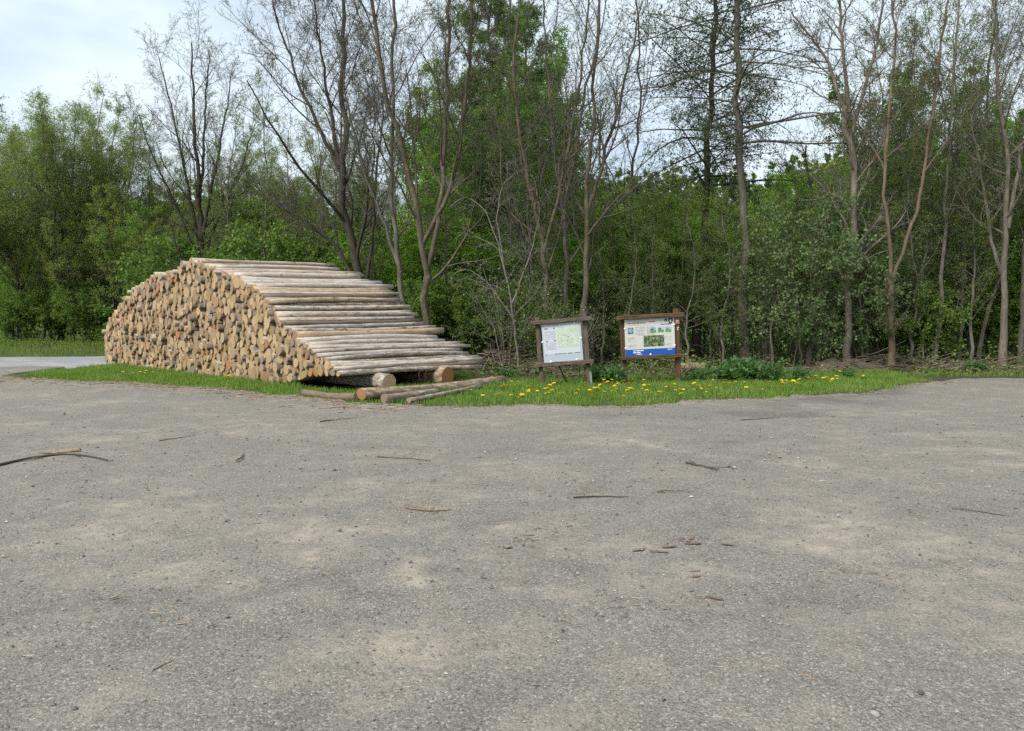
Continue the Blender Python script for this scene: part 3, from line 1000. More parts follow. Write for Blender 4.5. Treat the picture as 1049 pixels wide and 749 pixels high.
def leaves_on(rng, P, per, size, w_=.36, spread=.05, t0=.15, flatn=.6, needle=False):
    N, S, _ = P.shape
    par = np.repeat(np.arange(N), per)
    t = t0 + (1 - t0) * rng.random(len(par))
    x = t * (S - 1); i = np.minimum(x.astype(int), S - 2); f = (x - i)[:, None]
    pos = P[par, i] * (1 - f) + P[par, i + 1] * f + rng.normal(0, spread, (len(par), 3))
    T = unit(P[par, i + 1] - P[par, i])
    a = unit(T * .5 + rng.normal(0, .7, T.shape) + np.array([0, 0, -.15]))
    nrm = unit(rng.normal(0, 1, T.shape) * (1 - flatn) + np.array([0, 0, 1.]) * flatn)
    b = unit(np.cross(a, nrm))
    s = size * rng.uniform(.6, 1.3, len(par))[:, None]
    mid = pos + a * s * .5
    tl = np.linalg.norm(P[:, -1] - P[:, 0], axis=-1)
    keep = rng.random(len(par)) < np.clip(tl / np.median(tl), .05, 1)[par]
    V = np.stack([pos, mid + b * s * w_, pos + a * s, mid - b * s * w_], 1)[keep].reshape(-1, 3)
    return V


STEM_SEED = [0]


def stem(pts, r0, r1, n=14, flare=1.25, wig=1.0):
    n = n + 8
    P = resample(pts, n)
    STEM_SEED[0] += 1
    rg_ = np.random.default_rng(5000 + STEM_SEED[0])
    Ls = np.linalg.norm(P[-1] - P[0])
    t = np.linspace(0, 1, n)
    for f_, a_ in ((3, .0038), (7, .0025), (15, .0016)):
        ph = rg_.uniform(0, 6.28, 2); am = rg_.normal(0, a_ * wig, 2) * Ls
        w_ = np.minimum(t * 6, 1)
        P[:, 0] += am[0] * np.sin(f_ * t * 3 + ph[0]) * w_
        P[:, 1] += am[1] * np.sin(f_ * t * 3 + ph[1]) * w_
    t = np.linspace(0, 1, n)
    R = r0 + (r1 - r0) * t ** .85
    R = R * (1 + (flare - 1) * np.exp(-t * n * .55))
    return P, R


def make_tree_data(seed, stems, specs, leaf=None, trunk_m=9, split=1):
    """-> (trunk V,Q), (twig V,Q), leaf V. split: how many levels of limbs count as the trunk's mesh"""
    rng = np.random.default_rng(seed)
    P = np.stack([s[0] for s in stems]); R = np.stack([s[1] for s in stems])
    P[:, 2:] += rng.normal(0, .02, P[:, 2:].shape) * np.linalg.norm(P[:, -1] - P[:, 0], axis=-1)[:, None, None] * .12
    lv = [(P, R, trunk_m)]
    Lp = np.linalg.norm(np.diff(P, axis=1), axis=-1).sum(1)
    for li, sp in enumerate(specs):
        P, R, Lp = children(rng, P, R, Lp, sp)
        lv.append((P, R, sp.get('m', 5 if li == 0 else (4 if li == 1 else 3))))
    tv, tq, n = [], [], 0
    for P_, R_, m in lv[:split + 1]:
        V, Q = tubes(P_, R_, m); tv.append(V); tq.append(Q + n); n += len(V)
    wv, wq, n = [], [], 0
    for P_, R_, m in lv[split + 1:]:
        V, Q = tubes(P_, R_, m); wv.append(V); wq.append(Q + n); n += len(V)
    LV = []
    for lf in (leaf or []):
        LV.append(leaves_on(rng, lv[lf.get('level', -1)][0], lf['per'], lf['size'], lf.get('w', .36), lf.get('spread', .05), lf.get('t0', .15), lf.get('flat', .6)))
    LV = np.concatenate(LV) if LV else np.zeros((0, 3))
    return (np.concatenate(tv), np.concatenate(tq)), ((np.concatenate(wv), np.concatenate(wq)) if wv else None), LV


def tree_meshes(name, data, mb, mt, ml):
    (TV, TQ), tw, LV = data
    tm = np_mesh(name + '_trunk', TV, TQ, None, [mb], None, None, np.ones(len(TQ), bool))
    V = []; Q = []; mq = []; n = 0; sq = []
    if tw is not None:
        V.append(tw[0]); Q.append(tw[1]); mq.append(np.zeros(len(tw[1]), int)); sq.append(np.ones(len(tw[1]), bool)); n = len(tw[0])
    if len(LV):
        q = np.arange(len(LV)).reshape(-1, 4) + n
        V.append(LV); Q.append(q); mq.append(np.ones(len(q), int)); sq.append(np.zeros(len(q), bool))
    cm = np_mesh(name + '_crown', np.concatenate(V), np.concatenate(Q), None, [mt, ml], np.concatenate(mq), None, np.concatenate(sq))
    return tm, cm


NT_TREES = 0


def place_tree(name, meshes, loc, label, cat='tree', group=None, rz=0, sc=1.0, rx=0, ry=0):
    global NT_TREES
    NT_TREES += 1
    r = empty(name, loc, (rx, ry, rz)); r.scale = (sc, sc, sc) if isinstance(sc, (int, float)) else sc
    tag(r, label, cat, group)
    link(bpy.data.objects.new('trunk' if cat == 'tree' else 'stems', meshes[0]), r)
    link(bpy.data.objects.new('crown' if cat == 'tree' else 'foliage', meshes[1]), r)
    return r


def base(px, Y):
    x = xat(px, Y)
    return (x, Y, tz(x, Y) - .05)


def px_stem(px0, Y, pts, r0, r1, n=14, flare=1.25, wig=1.0):
    """stem given by photo points (px, py) at depth Y, in the tree's own frame"""
    b = base(px0, Y)
    P = [((xat(p[0], Y + (p[2] if len(p) > 2 else 0)) - b[0]), (p[2] if len(p) > 2 else 0), zat(p[1], Y + (p[2] if len(p) > 2 else 0)) - b[2]) for p in pts]
    P = [(P[0][0], 0, 0)] + P[1:] if P[0][2] < .3 else P
    return stem(P, r0, r1, n, flare, wig)


# ---- bare or budding broadleaved trees
BARE = [dict(n=18, t0=.28, t1=1, ang=38, asd=10, ratio=.42, fall=.5, segs=9, gnarl=.10, up=.05, rr=.45, m=5),
        dict(n=9, t0=.15, t1=1, ang=38, asd=12, ratio=.45, fall=.45, segs=6, gnarl=.13, up=.04, rr=.55, m=4),
        dict(n=8, t0=.12, t1=1, ang=40, asd=14, ratio=.45, fall=.35, segs=4, gnarl=.16, up=.03, rr=.55, m=3, rmin=.006),
        dict(n=4, t0=.2, t1=1, ang=42, asd=16, ratio=.55, fall=.3, segs=2, gnarl=.18, up=.02, rr=.6, m=3, rmin=.005)]


def spec(b, *over):
    out = [dict(s) for s in b]
    for i, o in enumerate(over):
        if o: out[i].update(o)
    return out


BUDS = [dict(per=2, size=.055, w=.4, spread=.02)]

# 1 fan shaped budding tree behind the left half of the pile
b = base(208, 38)
st = [px_stem(208, 38, [(208, 355), (208, 250), (207, 200), (205, 140), (202, 50)], .20, .03),
      px_stem(208, 38, [(208, 262), (196, 190, .3), (180, 110, .8), (170, 65, 1)], .10, .02, 14, 1),
      px_stem(208, 38, [(208, 250), (222, 185, -.3), (236, 120, -.6), (243, 80, -.9)], .10, .02, 14, 1),
      px_stem(208, 38, [(208, 275), (185, 215, -.5), (160, 160, -1), (148, 120, -1.4)], .08, .02, 14, 1),
      px_stem(208, 38, [(208, 270), (230, 215, .5), (254, 165, 1), (264, 130, 1.3)], .08, .02, 14, 1),
      px_stem(208, 38, [(207, 215), (214, 140, .6), (220, 60, 1)], .09, .02, 14, 1)]
d = make_tree_data(1, st, spec(BARE, dict(n=16, t0=.15, ang=30, ratio=.30, fall=.45, up=.07), dict(n=8), dict(n=6), dict(n=3)), [dict(per=1, size=.04, spread=.02)])
place_tree('budding_tree', tree_meshes('budding_tree', d, M['bark_dark'], M['twig_grey'], M['leaf_olive']), b, 'fan shaped budding tree with thin dark twigs behind the stepped end of the pile')

# 2 large bare tree behind the ridge, trunk leaning to the left
Yt = 30
b = base(372, Yt)
st = [px_stem(372, Yt, [(372, 350), (371, 285), (360, 225), (349, 170), (352, 110), (356, 40), (360, -40)], .20, .05, 16),
      px_stem(372, Yt, [(371, 300), (345, 250), (310, 225), (275, 205), (245, 190)], .09, .012, 16, 1.0),
      px_stem(372, Yt, [(371, 305), (385, 240), (388, 180), (392, 120), (398, 40)], .08, .012, 16, 1.0),
      px_stem(372, Yt, [(349, 175), (325, 120), (300, 70), (285, 10), (280, -30)], .085, .014, 16, 1.0),
      px_stem(372, Yt, [(350, 172), (340, 110), (330, 40), (322, -30)], .085, .014, 16, 1.0)]
d = make_tree_data(2, st, spec(BARE, dict(n=16, t0=.2, ang=38, ratio=.34, up=.05), dict(n=8), dict(n=7)), [dict(per=1, size=.04, spread=.02)])
place_tree('bare_tree', tree_meshes('bare_tree', d, M['bark_dark'], M['twig_grey'], M['bud']), b, 'wide bare tree with a dark forking trunk leaning over the log pile ridge')

# 3, 4 a pair with yellow lichen by the right slope of the pile
Yt = 26
b = base(440, Yt)
st = [px_stem(440, Yt, [(440, 372), (437, 320), (434, 250), (420, 180), (398, 100), (385, 20), (378, -60)], .13, .05, 16),
      px_stem(440, Yt, [(436, 290), (452, 215), (458, 120), (461, 30), (463, -60)], .09, .05, 16, 1.0),
      px_stem(440, Yt, [(434, 250), (462, 200), (478, 110), (484, 20), (488, -70)], .08, .04, 16, 1.0)]
d = make_tree_data(3, st, spec(BARE, dict(n=16, t0=.2, ang=38, ratio=.28, up=.05), dict(n=8), dict(n=7), dict(n=3)), [dict(per=1, size=.04, spread=.02)])
place_tree('bare_tree', tree_meshes('bare_tree', d, M['bark_lichen'], M['twig_grey'], M['bud']), b, 'three stemmed bare tree with yellow lichen just past the low end of the log pile')
Yt = 26.8
b = base(418, Yt)
st = [px_stem(418, Yt, [(418, 368), (414, 310), (409, 255), (404, 190), (400, 110), (405, 20), (410, -60)], .10, .04, 16),
      px_stem(418, Yt, [(411, 280), (394, 225), (372, 170), (360, 120), (350, 60)], .07, .02, 16, 1.0)]
d = make_tree_data(4, st, spec(BARE, dict(n=16, t0=.25, ang=38, ratio=.27), dict(n=8), dict(n=7), dict(n=3)), [dict(per=1, size=.04, spread=.02)])
place_tree('bare_tree', tree_meshes('bare_tree', d, M['bark_grey'], M['twig_grey'], M['bud']), b, 'slim bare tree with grey patchy trunk close against the log pile slope')

# 5-8 the clump behind the map board
CL = [  # px base, Y, stem points, radii, label
    (545, 27.5, [[(545, 372), (545, 280), (540, 200), (530, 100), (520, 10), (515, -60)]], .10, 'straight thin bare tree behind the leaning map board, on the log pile side'),
    (560, 25.8, [[(560, 376), (558, 300), (552, 240), (536, 165), (528, 80), (530, 0), (532, -60)], [(556, 262), (575, 190), (590, 110), (600, 30), (606, -50)]], .15, 'forked bare tree with rough brown bark rising behind the left post of the map board'),
    (578, 27.0, [[(578, 374), (577, 300), (580, 220), (590, 150), (605, 60), (618, -30)], [(580, 235), (566, 150), (558, 70), (556, -30)]], .14, 'bare tree with a fork above the middle of the map board'),
    (597, 26.0, [[(597, 376), (597, 300), (600, 240), (606, 170), (607, 90), (610, 10), (612, -60)], [(602, 215), (622, 150), (640, 80), (655, 10)]], .17, 'bare tree with the thickest mossy trunk behind the right post of the map board'),
    (645, 31.0, [[(645, 360), (645, 270), (648, 190), (652, 110), (650, 20), (648, -50)]], .11, 'slender bare tree standing back in the wood between the two boards'),
]
for k, (px, Yt, sts, r, lab) in enumerate(CL):
    b = base(px, Yt)
    st = [px_stem(px, Yt, s, r * .68 * (1 if i == 0 else .62), .022, 16, 1.3 if i == 0 else 1) for i, s in enumerate(sts)]
    d = make_tree_data(20 + k, st, spec(BARE, dict(n=17, t0=.18, ang=40, ratio=.28, up=.045, rr=.58), dict(n=7, gnarl=.14, rr=.62), dict(n=5), dict(n=2)), [dict(per=1, size=.035, spread=.02)])
    place_tree('bare_tree', tree_meshes('bare_tree', d, M[['bark_grey', 'bark_lichen', 'bark_grey', 'bark_lichen', 'bark_dark'][k]], M['twig_grey'], M['leaf_birch']), b, lab)

# 9- the right half: grey trunks
RT = [
    (868, 26.0, [[(868, 372), (869, 300), (872, 220), (867, 150), (862, 112)], [(866, 150), (880, 90), (893, 40), (900, -30)], [(863, 125), (845, 75), (825, 45), (805, 20)], [(864, 118), (858, 60), (850, 0), (846, -50)]], .16, 'bark_pale',
     'smooth grey tree with a wide open bare crown behind the pale leafed bush', .30),
    (913, 25.0, [[(914, 374), (912, 320), (911, 285)], [(911, 290), (906, 230), (903, 160), (907, 90), (905, 10), (903, -50)], [(912, 288), (928, 240), (940, 180), (950, 120), (958, 40), (962, -40)]], .15, 'bark_brown',
     'tan brown tree dividing low into two stems at the clearing end of the verge', .26),
    (962, 27.0, [[(956, 372), (964, 310), (966, 250), (963, 180), (968, 100), (972, 20), (975, -50)]], .11, 'bark_pale',
     'slim grey tree with a kinked stem next to the low forked brown tree', .25),
    (1004, 28.5, [[(1002, 372), (1012, 310), (1018, 260), (1022, 200), (1010, 140), (1005, 60), (1003, -40)]], .10, 'bark_grey',
     'thin grey tree slanting in front of the bright beech at the edge of the clearing', .25),
    (1028, 26.5, [[(1028, 374), (1027, 310), (1030, 240), (1026, 170), (1012, 100), (1008, 20), (1005, -50)], [(1029, 235), (1040, 160), (1048, 80), (1052, 0)], [(1028, 290), (1012, 255), (1003, 190), (985, 120)]], .17, 'bark_pale',
     'stout pale grey tree with three upright limbs beside the clearing', .28),
    (1046, 28.0, [[(1046, 372), (1044, 300), (1050, 220), (1056, 120), (1060, 0)]], .13, 'bark_grey', 'dark grey straight tree last in the row along the clearing', .3),
    (828, 28.5, [[(826, 370), (828, 300), (829, 240), (826, 190), (822, 150)]], .08, 'bark_dark', 'short dark bare tree standing inside the pale leafed bush', .25),
]
for k, (px, Yt, sts, r, bk_, lab, ratio) in enumerate(RT):
    b = base(px, Yt)
    st = [px_stem(px, Yt, s, r * .70 * (1 if i == 0 else .6), .025 if not (i == 0 and len(sts) > 1 and len(s) < 6) else r * .6, 16, 1.3 if i == 0 else 1) for i, s in enumerate(sts)]
    d = make_tree_data(40 + k, st, spec(BARE, dict(n=17, t0=.3, ang=42, ratio=ratio, up=.04, gnarl=.11, rr=.55), dict(n=8, gnarl=.14, rr=.62), dict(n=6), dict(n=2 if k == 0 else 3)), [] if k == 0 else [dict(per=1, size=.04, spread=.02)])
    place_tree('bare_tree', tree_meshes('bare_tree', d, M[bk_], M['twig_pale' if k in (0, 4) else 'twig_grey'], M['leaf_birch'] if k else M['bud']), b, lab)

# pale dead tree arching over the brush
b = base(532, 25.2)
st = [px_stem(532, 25.2, [(532, 374), (524, 310), (512, 255), (498, 215), (478, 200), (462, 212)], .042, .010, 16),
      px_stem(532, 25.2, [(520, 290), (508, 225), (515, 190), (530, 178)], .035, .010, 16, 1),
      px_stem(532, 25.2, [(528, 330), (500, 290), (480, 275), (466, 280)], .035, .010, 16, 1),
      px_stem(532, 25.2, [(524, 312), (545, 260), (552, 215), (548, 185)], .035, .010, 16, 1)]
d = make_tree_data(38, st, spec(BARE, dict(n=9, t0=.25, ang=50, ratio=.28, up=-.03, gnarl=.16, rr=.5), dict(n=5, up=-.03, gnarl=.2), dict(n=4, up=-.03), dict(n=2)), [])
M['dead_pale'] = bark('dead_pale', (.13, .115, .095), (.27, .245, .21), None, .6, 1, 8)
place_tree('dead_tree', tree_meshes('dead_tree', d, M['dead_pale'], M['dead_pale'], M['bud']), b, 'pale dead tree arching its bare limbs over the brush heap beside the map board')

# thin poles between the bigger trunks
sap = []
for i in range(3):
    st = [stem([(0, 0, 0), (.15 * (i - 1), .1, 4), (.3 * (1 - i), 0, 8), (.4 * (i - 1), .1, 12)], .07, .012, 16)]
    d = make_tree_data(140 + i, st, spec(BARE, dict(n=30, t0=.15, ang=42, ratio=.16, fall=.4, gnarl=.14), dict(n=7, gnarl=.16), dict(n=6), dict(n=2)), [dict(per=3, size=.055, spread=.04)])
    sap.append(tree_meshes('sapling', d, M['bark_grey'], M['twig_grey'], M['leaf_birch']))
rgp = np.random.default_rng(12)
for k, (px, Y, top) in enumerate([(385, 31, 60), (455, 30, 40), (523, 30, 60), (608, 29.5, 10), (628, 30, 60), (662, 28.5, 70), (678, 31, 40),
                                  (698, 28, 120), (735, 30, 90), (742, 27, 150), (778, 30, 60), (800, 31, 110), (845, 30, 70), (888, 28, 80), (896, 30, 30), (932, 27, 100), (948, 30, 50), (982, 28, 40), (992, 30, 90), (1016, 30, 30), (1060, 29, 60), (556, 27, 60), (568, 29, 100), (616, 28, 70), (648, 26.5, 150), (668, 27, 130), (684, 29.5, 20), (706, 27, 60), (728, 28.5, 140), (752, 30, 100), (792, 27, 60), (812, 29, 20), (838, 27, 120), (858, 29, 10), (884, 26.5, 140), (922, 29.5, 20), (944, 27.5, 160), (970, 30, 10), (996, 27, 130),
                                  (240, 37, 120), (275, 36, 90), (300, 38, 140), (330, 36, 110), (140, 45, 120), (95, 46, 150), (45, 46, 160)]):
    b = base(px, Y)
    if 540 < px < 870: top = max(top, 165 + (px * 7) % 50)
    s_ = float((zat(top, Y) - b[2]) / 12)
    zone = 'behind the log pile' if px < 470 else ('among the trunks behind the two boards' if px < 720 else 'among the trunks behind the herb clumps and clearing')
    place_tree('sapling', sap[k % 3], b, 'thin bare sapling pole standing ' + zone, 'tree', 'thin saplings ' + zone, float(rgp.uniform(0, 6.28)), (s_ ** .5, s_ ** .5, s_))

# ---- tall conifers
CONI = [dict(n=125, t0=.22, t1=.99, ang=82, asd=12, ratio=.155, fall=.75, segs=6, gnarl=.07, up=.0, rr=.36, m=4, rmin=.016, droop=.10, rsd=.45),
        dict(n=12, t0=.15, t1=1, ang=58, asd=14, ratio=.36, fall=.5, segs=3, gnarl=.1, up=-.02, rr=.5, m=3, rmin=.005, droop=.10),
        dict(n=4, t0=.2, t1=1, ang=50, asd=12, ratio=.45, fall=.4, segs=2, gnarl=.1, up=-.03, rr=.5, m=3, rmin=.004)]
for k, (px, Yt, pts, r, H_, lab, mat, per, ratio, t0) in enumerate([
    (714, 30.0, [(712, 372), (718, 280), (721, 180), (726, 80), (729, -80), (730, -200)], .17, 0, 'tall dark conifer with ragged drooping boughs behind the post with the red plate', 'needle', 2, .17, .30),
    (764, 28.0, [(764, 372), (760, 280), (757, 180), (751, 80), (748, -80), (746, -240)], .19, 0, 'tallest straight conifer trunk, scaly brown, with sparse boughs beside the blue footed board', 'needle', 1, .18, .36),
    (508, 35.0, [(508, 360), (506, 250), (504, 130), (502, 20), (502, -60)], .17, 0, 'upright fresh green larch standing behind the bare clump, above the log pile end', 'needle_larch', 8, .19, .12),
    (536, 41.0, [(536, 360), (536, 200), (538, 60), (538, 10)], .17, 0, 'second green larch farther back with its top just showing among bare branches', 'needle_larch', 8, .18, .12),
]):
    b = base(px, Yt)
    st = [px_stem(px, Yt, pts, r, .03, 18, 1.25, .12)]
    d = make_tree_data(60 + k, st, spec(CONI, dict(ratio=ratio, t0=t0)), [dict(per=per * 2, size=.11, w=.16, spread=.05, flat=.3), dict(level=-2, per=per * 6, size=.11, w=.16, spread=.05, flat=.3)])
    place_tree('conifer', tree_meshes('conifer', d, M['bark_grey' if k == 1 else 'bark_dark'], M['twig_grey'], M[mat]), b, lab)

# thin dead-looking spruce at the far left
b = base(6, 60)
st = [stem([(0, 0, 0), (0, 0, 8), (.1, 0, zat(100, 60) - b[2])], .18, .02, 16)]
d = make_tree_data(66, st, spec(CONI, dict(n=70, ratio=.075, t0=.3, fall=.7), dict(n=6), dict(n=3)), [dict(per=2, size=.16, w=.2)])
place_tree('conifer', tree_meshes('conifer', d, M['bark_dark'], M['twig_grey'], M['needle']), b, 'thin spire of a spruce standing beyond the road, taller than the birches next to it')

# ---- leafy trees: a few grown kinds, copied
LEAFY = [dict(n=22, t0=.15, t1=1, ang=45, asd=13, ratio=.30, fall=.5, rsd=.35, segs=6, gnarl=.08, up=.04, rr=.5, m=5, belly=True),
         dict(n=9, t0=.15, t1=1, ang=42, asd=12, ratio=.42, fall=.4, segs=4, gnarl=.1, up=.0, rr=.5, m=3),
         dict(n=7, t0=.15, t1=1, ang=45, asd=14, ratio=.45, fall=.3, segs=3, gnarl=.12, up=-.03, rr=.5, m=3, rmin=.005, droop=.06)]


def leafy(seed, H_, mat, per, size, bk_='bark_grey', over=None, lean=.2, r=.15, forks=5, lead=.96):
    rg = np.random.default_rng(seed)
    main = resample([(0, 0, 0), (rg.normal(0, lean), rg.normal(0, lean), H_ * .35), (rg.normal(0, lean * 1.5), rg.normal(0, lean), H_ * .7), (rg.normal(0, lean * 2), 0, H_ * lead)], 14)
    st = [stem(main, r, .02, 14)]
    for k in range(forks):
        p = main[rg.integers(3, 8)]
        a = k * 2.4 + rg.uniform(-.5, .5); q = H_ * rg.uniform(.13, .24); top = H_ * rg.uniform(.74, 1.0)
        e = np.array([p[0] + q * math.cos(a), p[1] + q * math.sin(a), top])
        m_ = p * .5 + e * .5 + np.array([math.cos(a), math.sin(a), 0]) * q * .22
        st.append(stem([p, m_, e], r * .5, .015, 14, 1))
    return make_tree_data(seed, st, spec(LEAFY, *(over or [])), [dict(per=per, size=size, spread=.055, flat=.2)])


birch = [tree_meshes('birch', leafy(80 + i, 14, M['leaf_birch'], 10, .06, over=[dict(ratio=.25, ang=40, n=14, gnarl=.12, fall=.25, rsd=.45), dict(n=9, droop=.05, ratio=.6, fall=.3), dict(n=7, droop=.14, ratio=.8)], forks=9, lead=.84), M['bark_pale'], M['twig_grey'], M['leaf_birch']) for i in range(2)]
beech = [tree_meshes('beech', leafy(84 + i, 12, M['leaf_bright'], 11, .08, over=[dict(n=14, gnarl=.12, ratio=.27, fall=.3, rsd=.45), dict(n=9, ratio=.55), dict(n=7, ratio=.6)], forks=7, lead=.86), M['bark_grey'], M['twig_grey'], M['leaf_bright']) for i in range(2)]
olive = [tree_meshes('olive_tree', leafy(88 + i, 11, M['leaf_olive'], 4, .065, over=[dict(n=15, gnarl=.12, ang=40, ratio=.25), dict(n=9), dict(n=8)], forks=6, lead=.9), M['bark_dark'], M['twig_grey'], M['leaf_olive']) for i in range(2)]
midt = [tree_meshes('mid_tree', leafy(92 + i, 10, M['leaf_mid'], 10, .08, over=[dict(t0=.06, n=15, gnarl=.12, ratio=.27, fall=.3, rsd=.45), dict(n=9, ratio=.55), dict(n=7, ratio=.6)]), M['bark_dark'], M['twig_grey'], M['leaf_mid']) for i in range(3)]


def put(kind, v, px, Y, top, H0, label, name, rz):
    b = base(px, Y)
    s = (zat(top, Y) - b[2]) / H0
    return place_tree(name, kind[v], b, label, rz=rz, sc=float(s))


LT = [
    (birch, 0, 62, 46, 88, 14, 'light green birch with the highest rounded top in the group beyond the road', 'birch_tree', .4),
    (birch, 1, 112, 49, 112, 14, 'light green birch just beside the highest one, nearer the log pile', 'birch_tree', 2.2),
    (birch, 1, 26, 50, 120, 14, 'pale green birch between the spruce spire and the highest birch', 'birch_tree', 4.0),
    (birch, 0, 150, 52, 150, 14, 'lower light green birch showing between the birch group and the fan shaped tree', 'birch_tree', 5.2),
    (birch, 0, -30, 44, 150, 14, 'green birch cut by the picture edge beyond the road', 'birch_tree', 1.2),
    (olive, 0, 75, 45, 190, 11, 'olive brown tree just coming into leaf in front of the birches', 'budding_tree', .3),
    (olive, 1, 20, 46, 190, 11, 'low olive tree at the roadside below the spruce spire', 'budding_tree', 1.9),
    (olive, 0, 118, 45, 190, 11, 'olive leafed tree directly behind the far left corner of the log pile', 'budding_tree', 3.2),
    (olive, 1, 165, 43, 205, 11, 'olive leafed tree behind the steps of the pile, left of the fan shaped tree', 'budding_tree', 4.4),
    (birch, 1, 252, 47, 150, 14, 'light green feathery tree showing through the far side of the fan shaped tree', 'birch_tree', 0.7),
    (birch, 0, 300, 48, 160, 14, 'light green feathery tree behind the long low limb of the leaning bare tree', 'birch_tree', 3.4),
    (birch, 1, 345, 47, 140, 14, 'light green feathery tree right behind the fork of the leaning bare tree', 'birch_tree', 5.9),
    (birch, 0, 408, 50, 170, 14, 'light green feathery tree seen between the slim grey tree and the lichen tree', 'birch_tree', 1.8),
    (midt, 0, 262, 42, 195, 10, 'dense green tree over the ridge of the pile between fan shaped and leaning trees', 'leafy_tree', .9),
    (midt, 1, 312, 40, 232, 10, 'round green tree under the long low limb of the leaning bare tree', 'leafy_tree', 2.8),
    (midt, 2, 232, 46, 200, 10, 'green tree half hidden by the trunk of the fan shaped tree', 'leafy_tree', 5.0),
    (beech, 0, 470, 44, 70, 12, 'tall fresh green tree behind the three stemmed lichen tree', 'leafy_tree', .7),
    (beech, 1, 1018, 37, 100, 12, 'bright green beech glowing behind the pale trunks at the clearing', 'beech_tree', 1.4),
    (beech, 0, 1062, 35, 120, 12, 'bright green beech at the picture edge beside the clearing', 'beech_tree', 3.5),
    (beech, 1, 975, 40, 165, 12, 'fresh green beech behind the kinked slim grey tree', 'beech_tree', 4.5),
    (beech, 0, 552, 47, 55, 12, 'yellow green tree with its top behind the forked tree at the map board', 'leafy_tree', 5.5),
    (beech, 0, 1035, 31.5, 130, 12, 'nearest bright green beech, directly behind the last two trunks at the clearing', 'beech_tree', 2.5),
    (beech, 1, 508, 39, 120, 12, 'light green tree low between the two larches and the forked tree', 'leafy_tree', 2.0),
    (beech, 0, 660, 38, 205, 12, 'light green tree showing over the gap between the two boards', 'leafy_tree', 0.2),
    (beech, 1, 735, 37, 200, 12, 'light green tree between the two tall conifer trunks', 'leafy_tree', 1.0),
    (midt, 1, 920, 36, 85, 10, 'tall dark leafed tree filling the gap behind the forked brown tree', 'leafy_tree', 3.9),
]
for a in LT: put(*a)

# ---- understory shrubs and young trees along the edge of the wood
SHR = [dict(n=12, t0=.12, t1=1, ang=52, asd=12, ratio=.5, fall=.5, segs=5, gnarl=.12, up=.02, rr=.5, m=4),
       dict(n=8, t0=.15, t1=1, ang=45, asd=14, ratio=.45, fall=.4, segs=3, gnarl=.14, up=-.01, rr=.5, m=3),
       dict(n=5, t0=.2, t1=1, ang=45, asd=14, ratio=.5, fall=.3, segs=2, gnarl=.14, up=0, rr=.5, m=3, rmin=.004)]


def shrub(seed, H_, nst, spread, per, size, over=None, r=.045):
    rg = np.random.default_rng(seed)
    st = []
    for i in range(nst):
        a = i * 2.4 + rg.uniform(-.4, .4)
        q = spread * rg.uniform(.3, 1); h = H_ * rg.uniform(.65, 1)
        st.append(stem([(.12 * math.cos(a), .12 * math.sin(a), 0), (q * .35 * math.cos(a), q * .35 * math.sin(a), h * .5), (q * math.cos(a), q * math.sin(a), h)], r * rg.uniform(.6, 1.1), .01, 10))
    return make_tree_data(seed, st, spec(SHR, *(over or [])), [dict(per=per, size=size, spread=.035, flat=.4)])


sh_pale = [tree_meshes('pale_bush', shrub(120 + i, 5.2, 4, 1.1, 8, .085, [dict(n=11, gnarl=.12, ang=66, ratio=.36, rsd=.5, fall=.35), dict(n=6, ratio=.5), dict(n=4)]), M['bark_dark'], M['twig_grey'], M['leaf_pale']) for i in range(2)]
sh_mid = [tree_meshes('green_bush', shrub(124 + i, 3.6, 5, 1.5, 8, .10), M['bark_dark'], M['twig_grey'], M['leaf_mid']) for i in range(3)]
sh_bright = [tree_meshes('bright_bush', shrub(128 + i, 4.0, 4, 1.4, 8, .10), M['bark_dark'], M['twig_grey'], M['leaf_bright']) for i in range(2)]
sh_bare = [tree_meshes('bare_bush', shrub(132 + i, 3.2, 7, 1.8, 1, .06, [dict(n=8, gnarl=.2), dict(n=5, gnarl=.22), dict(n=3, gnarl=.2)], .022), M['bark_grey'], M['twig_pale'], M['leaf_olive']) for i in range(2)]

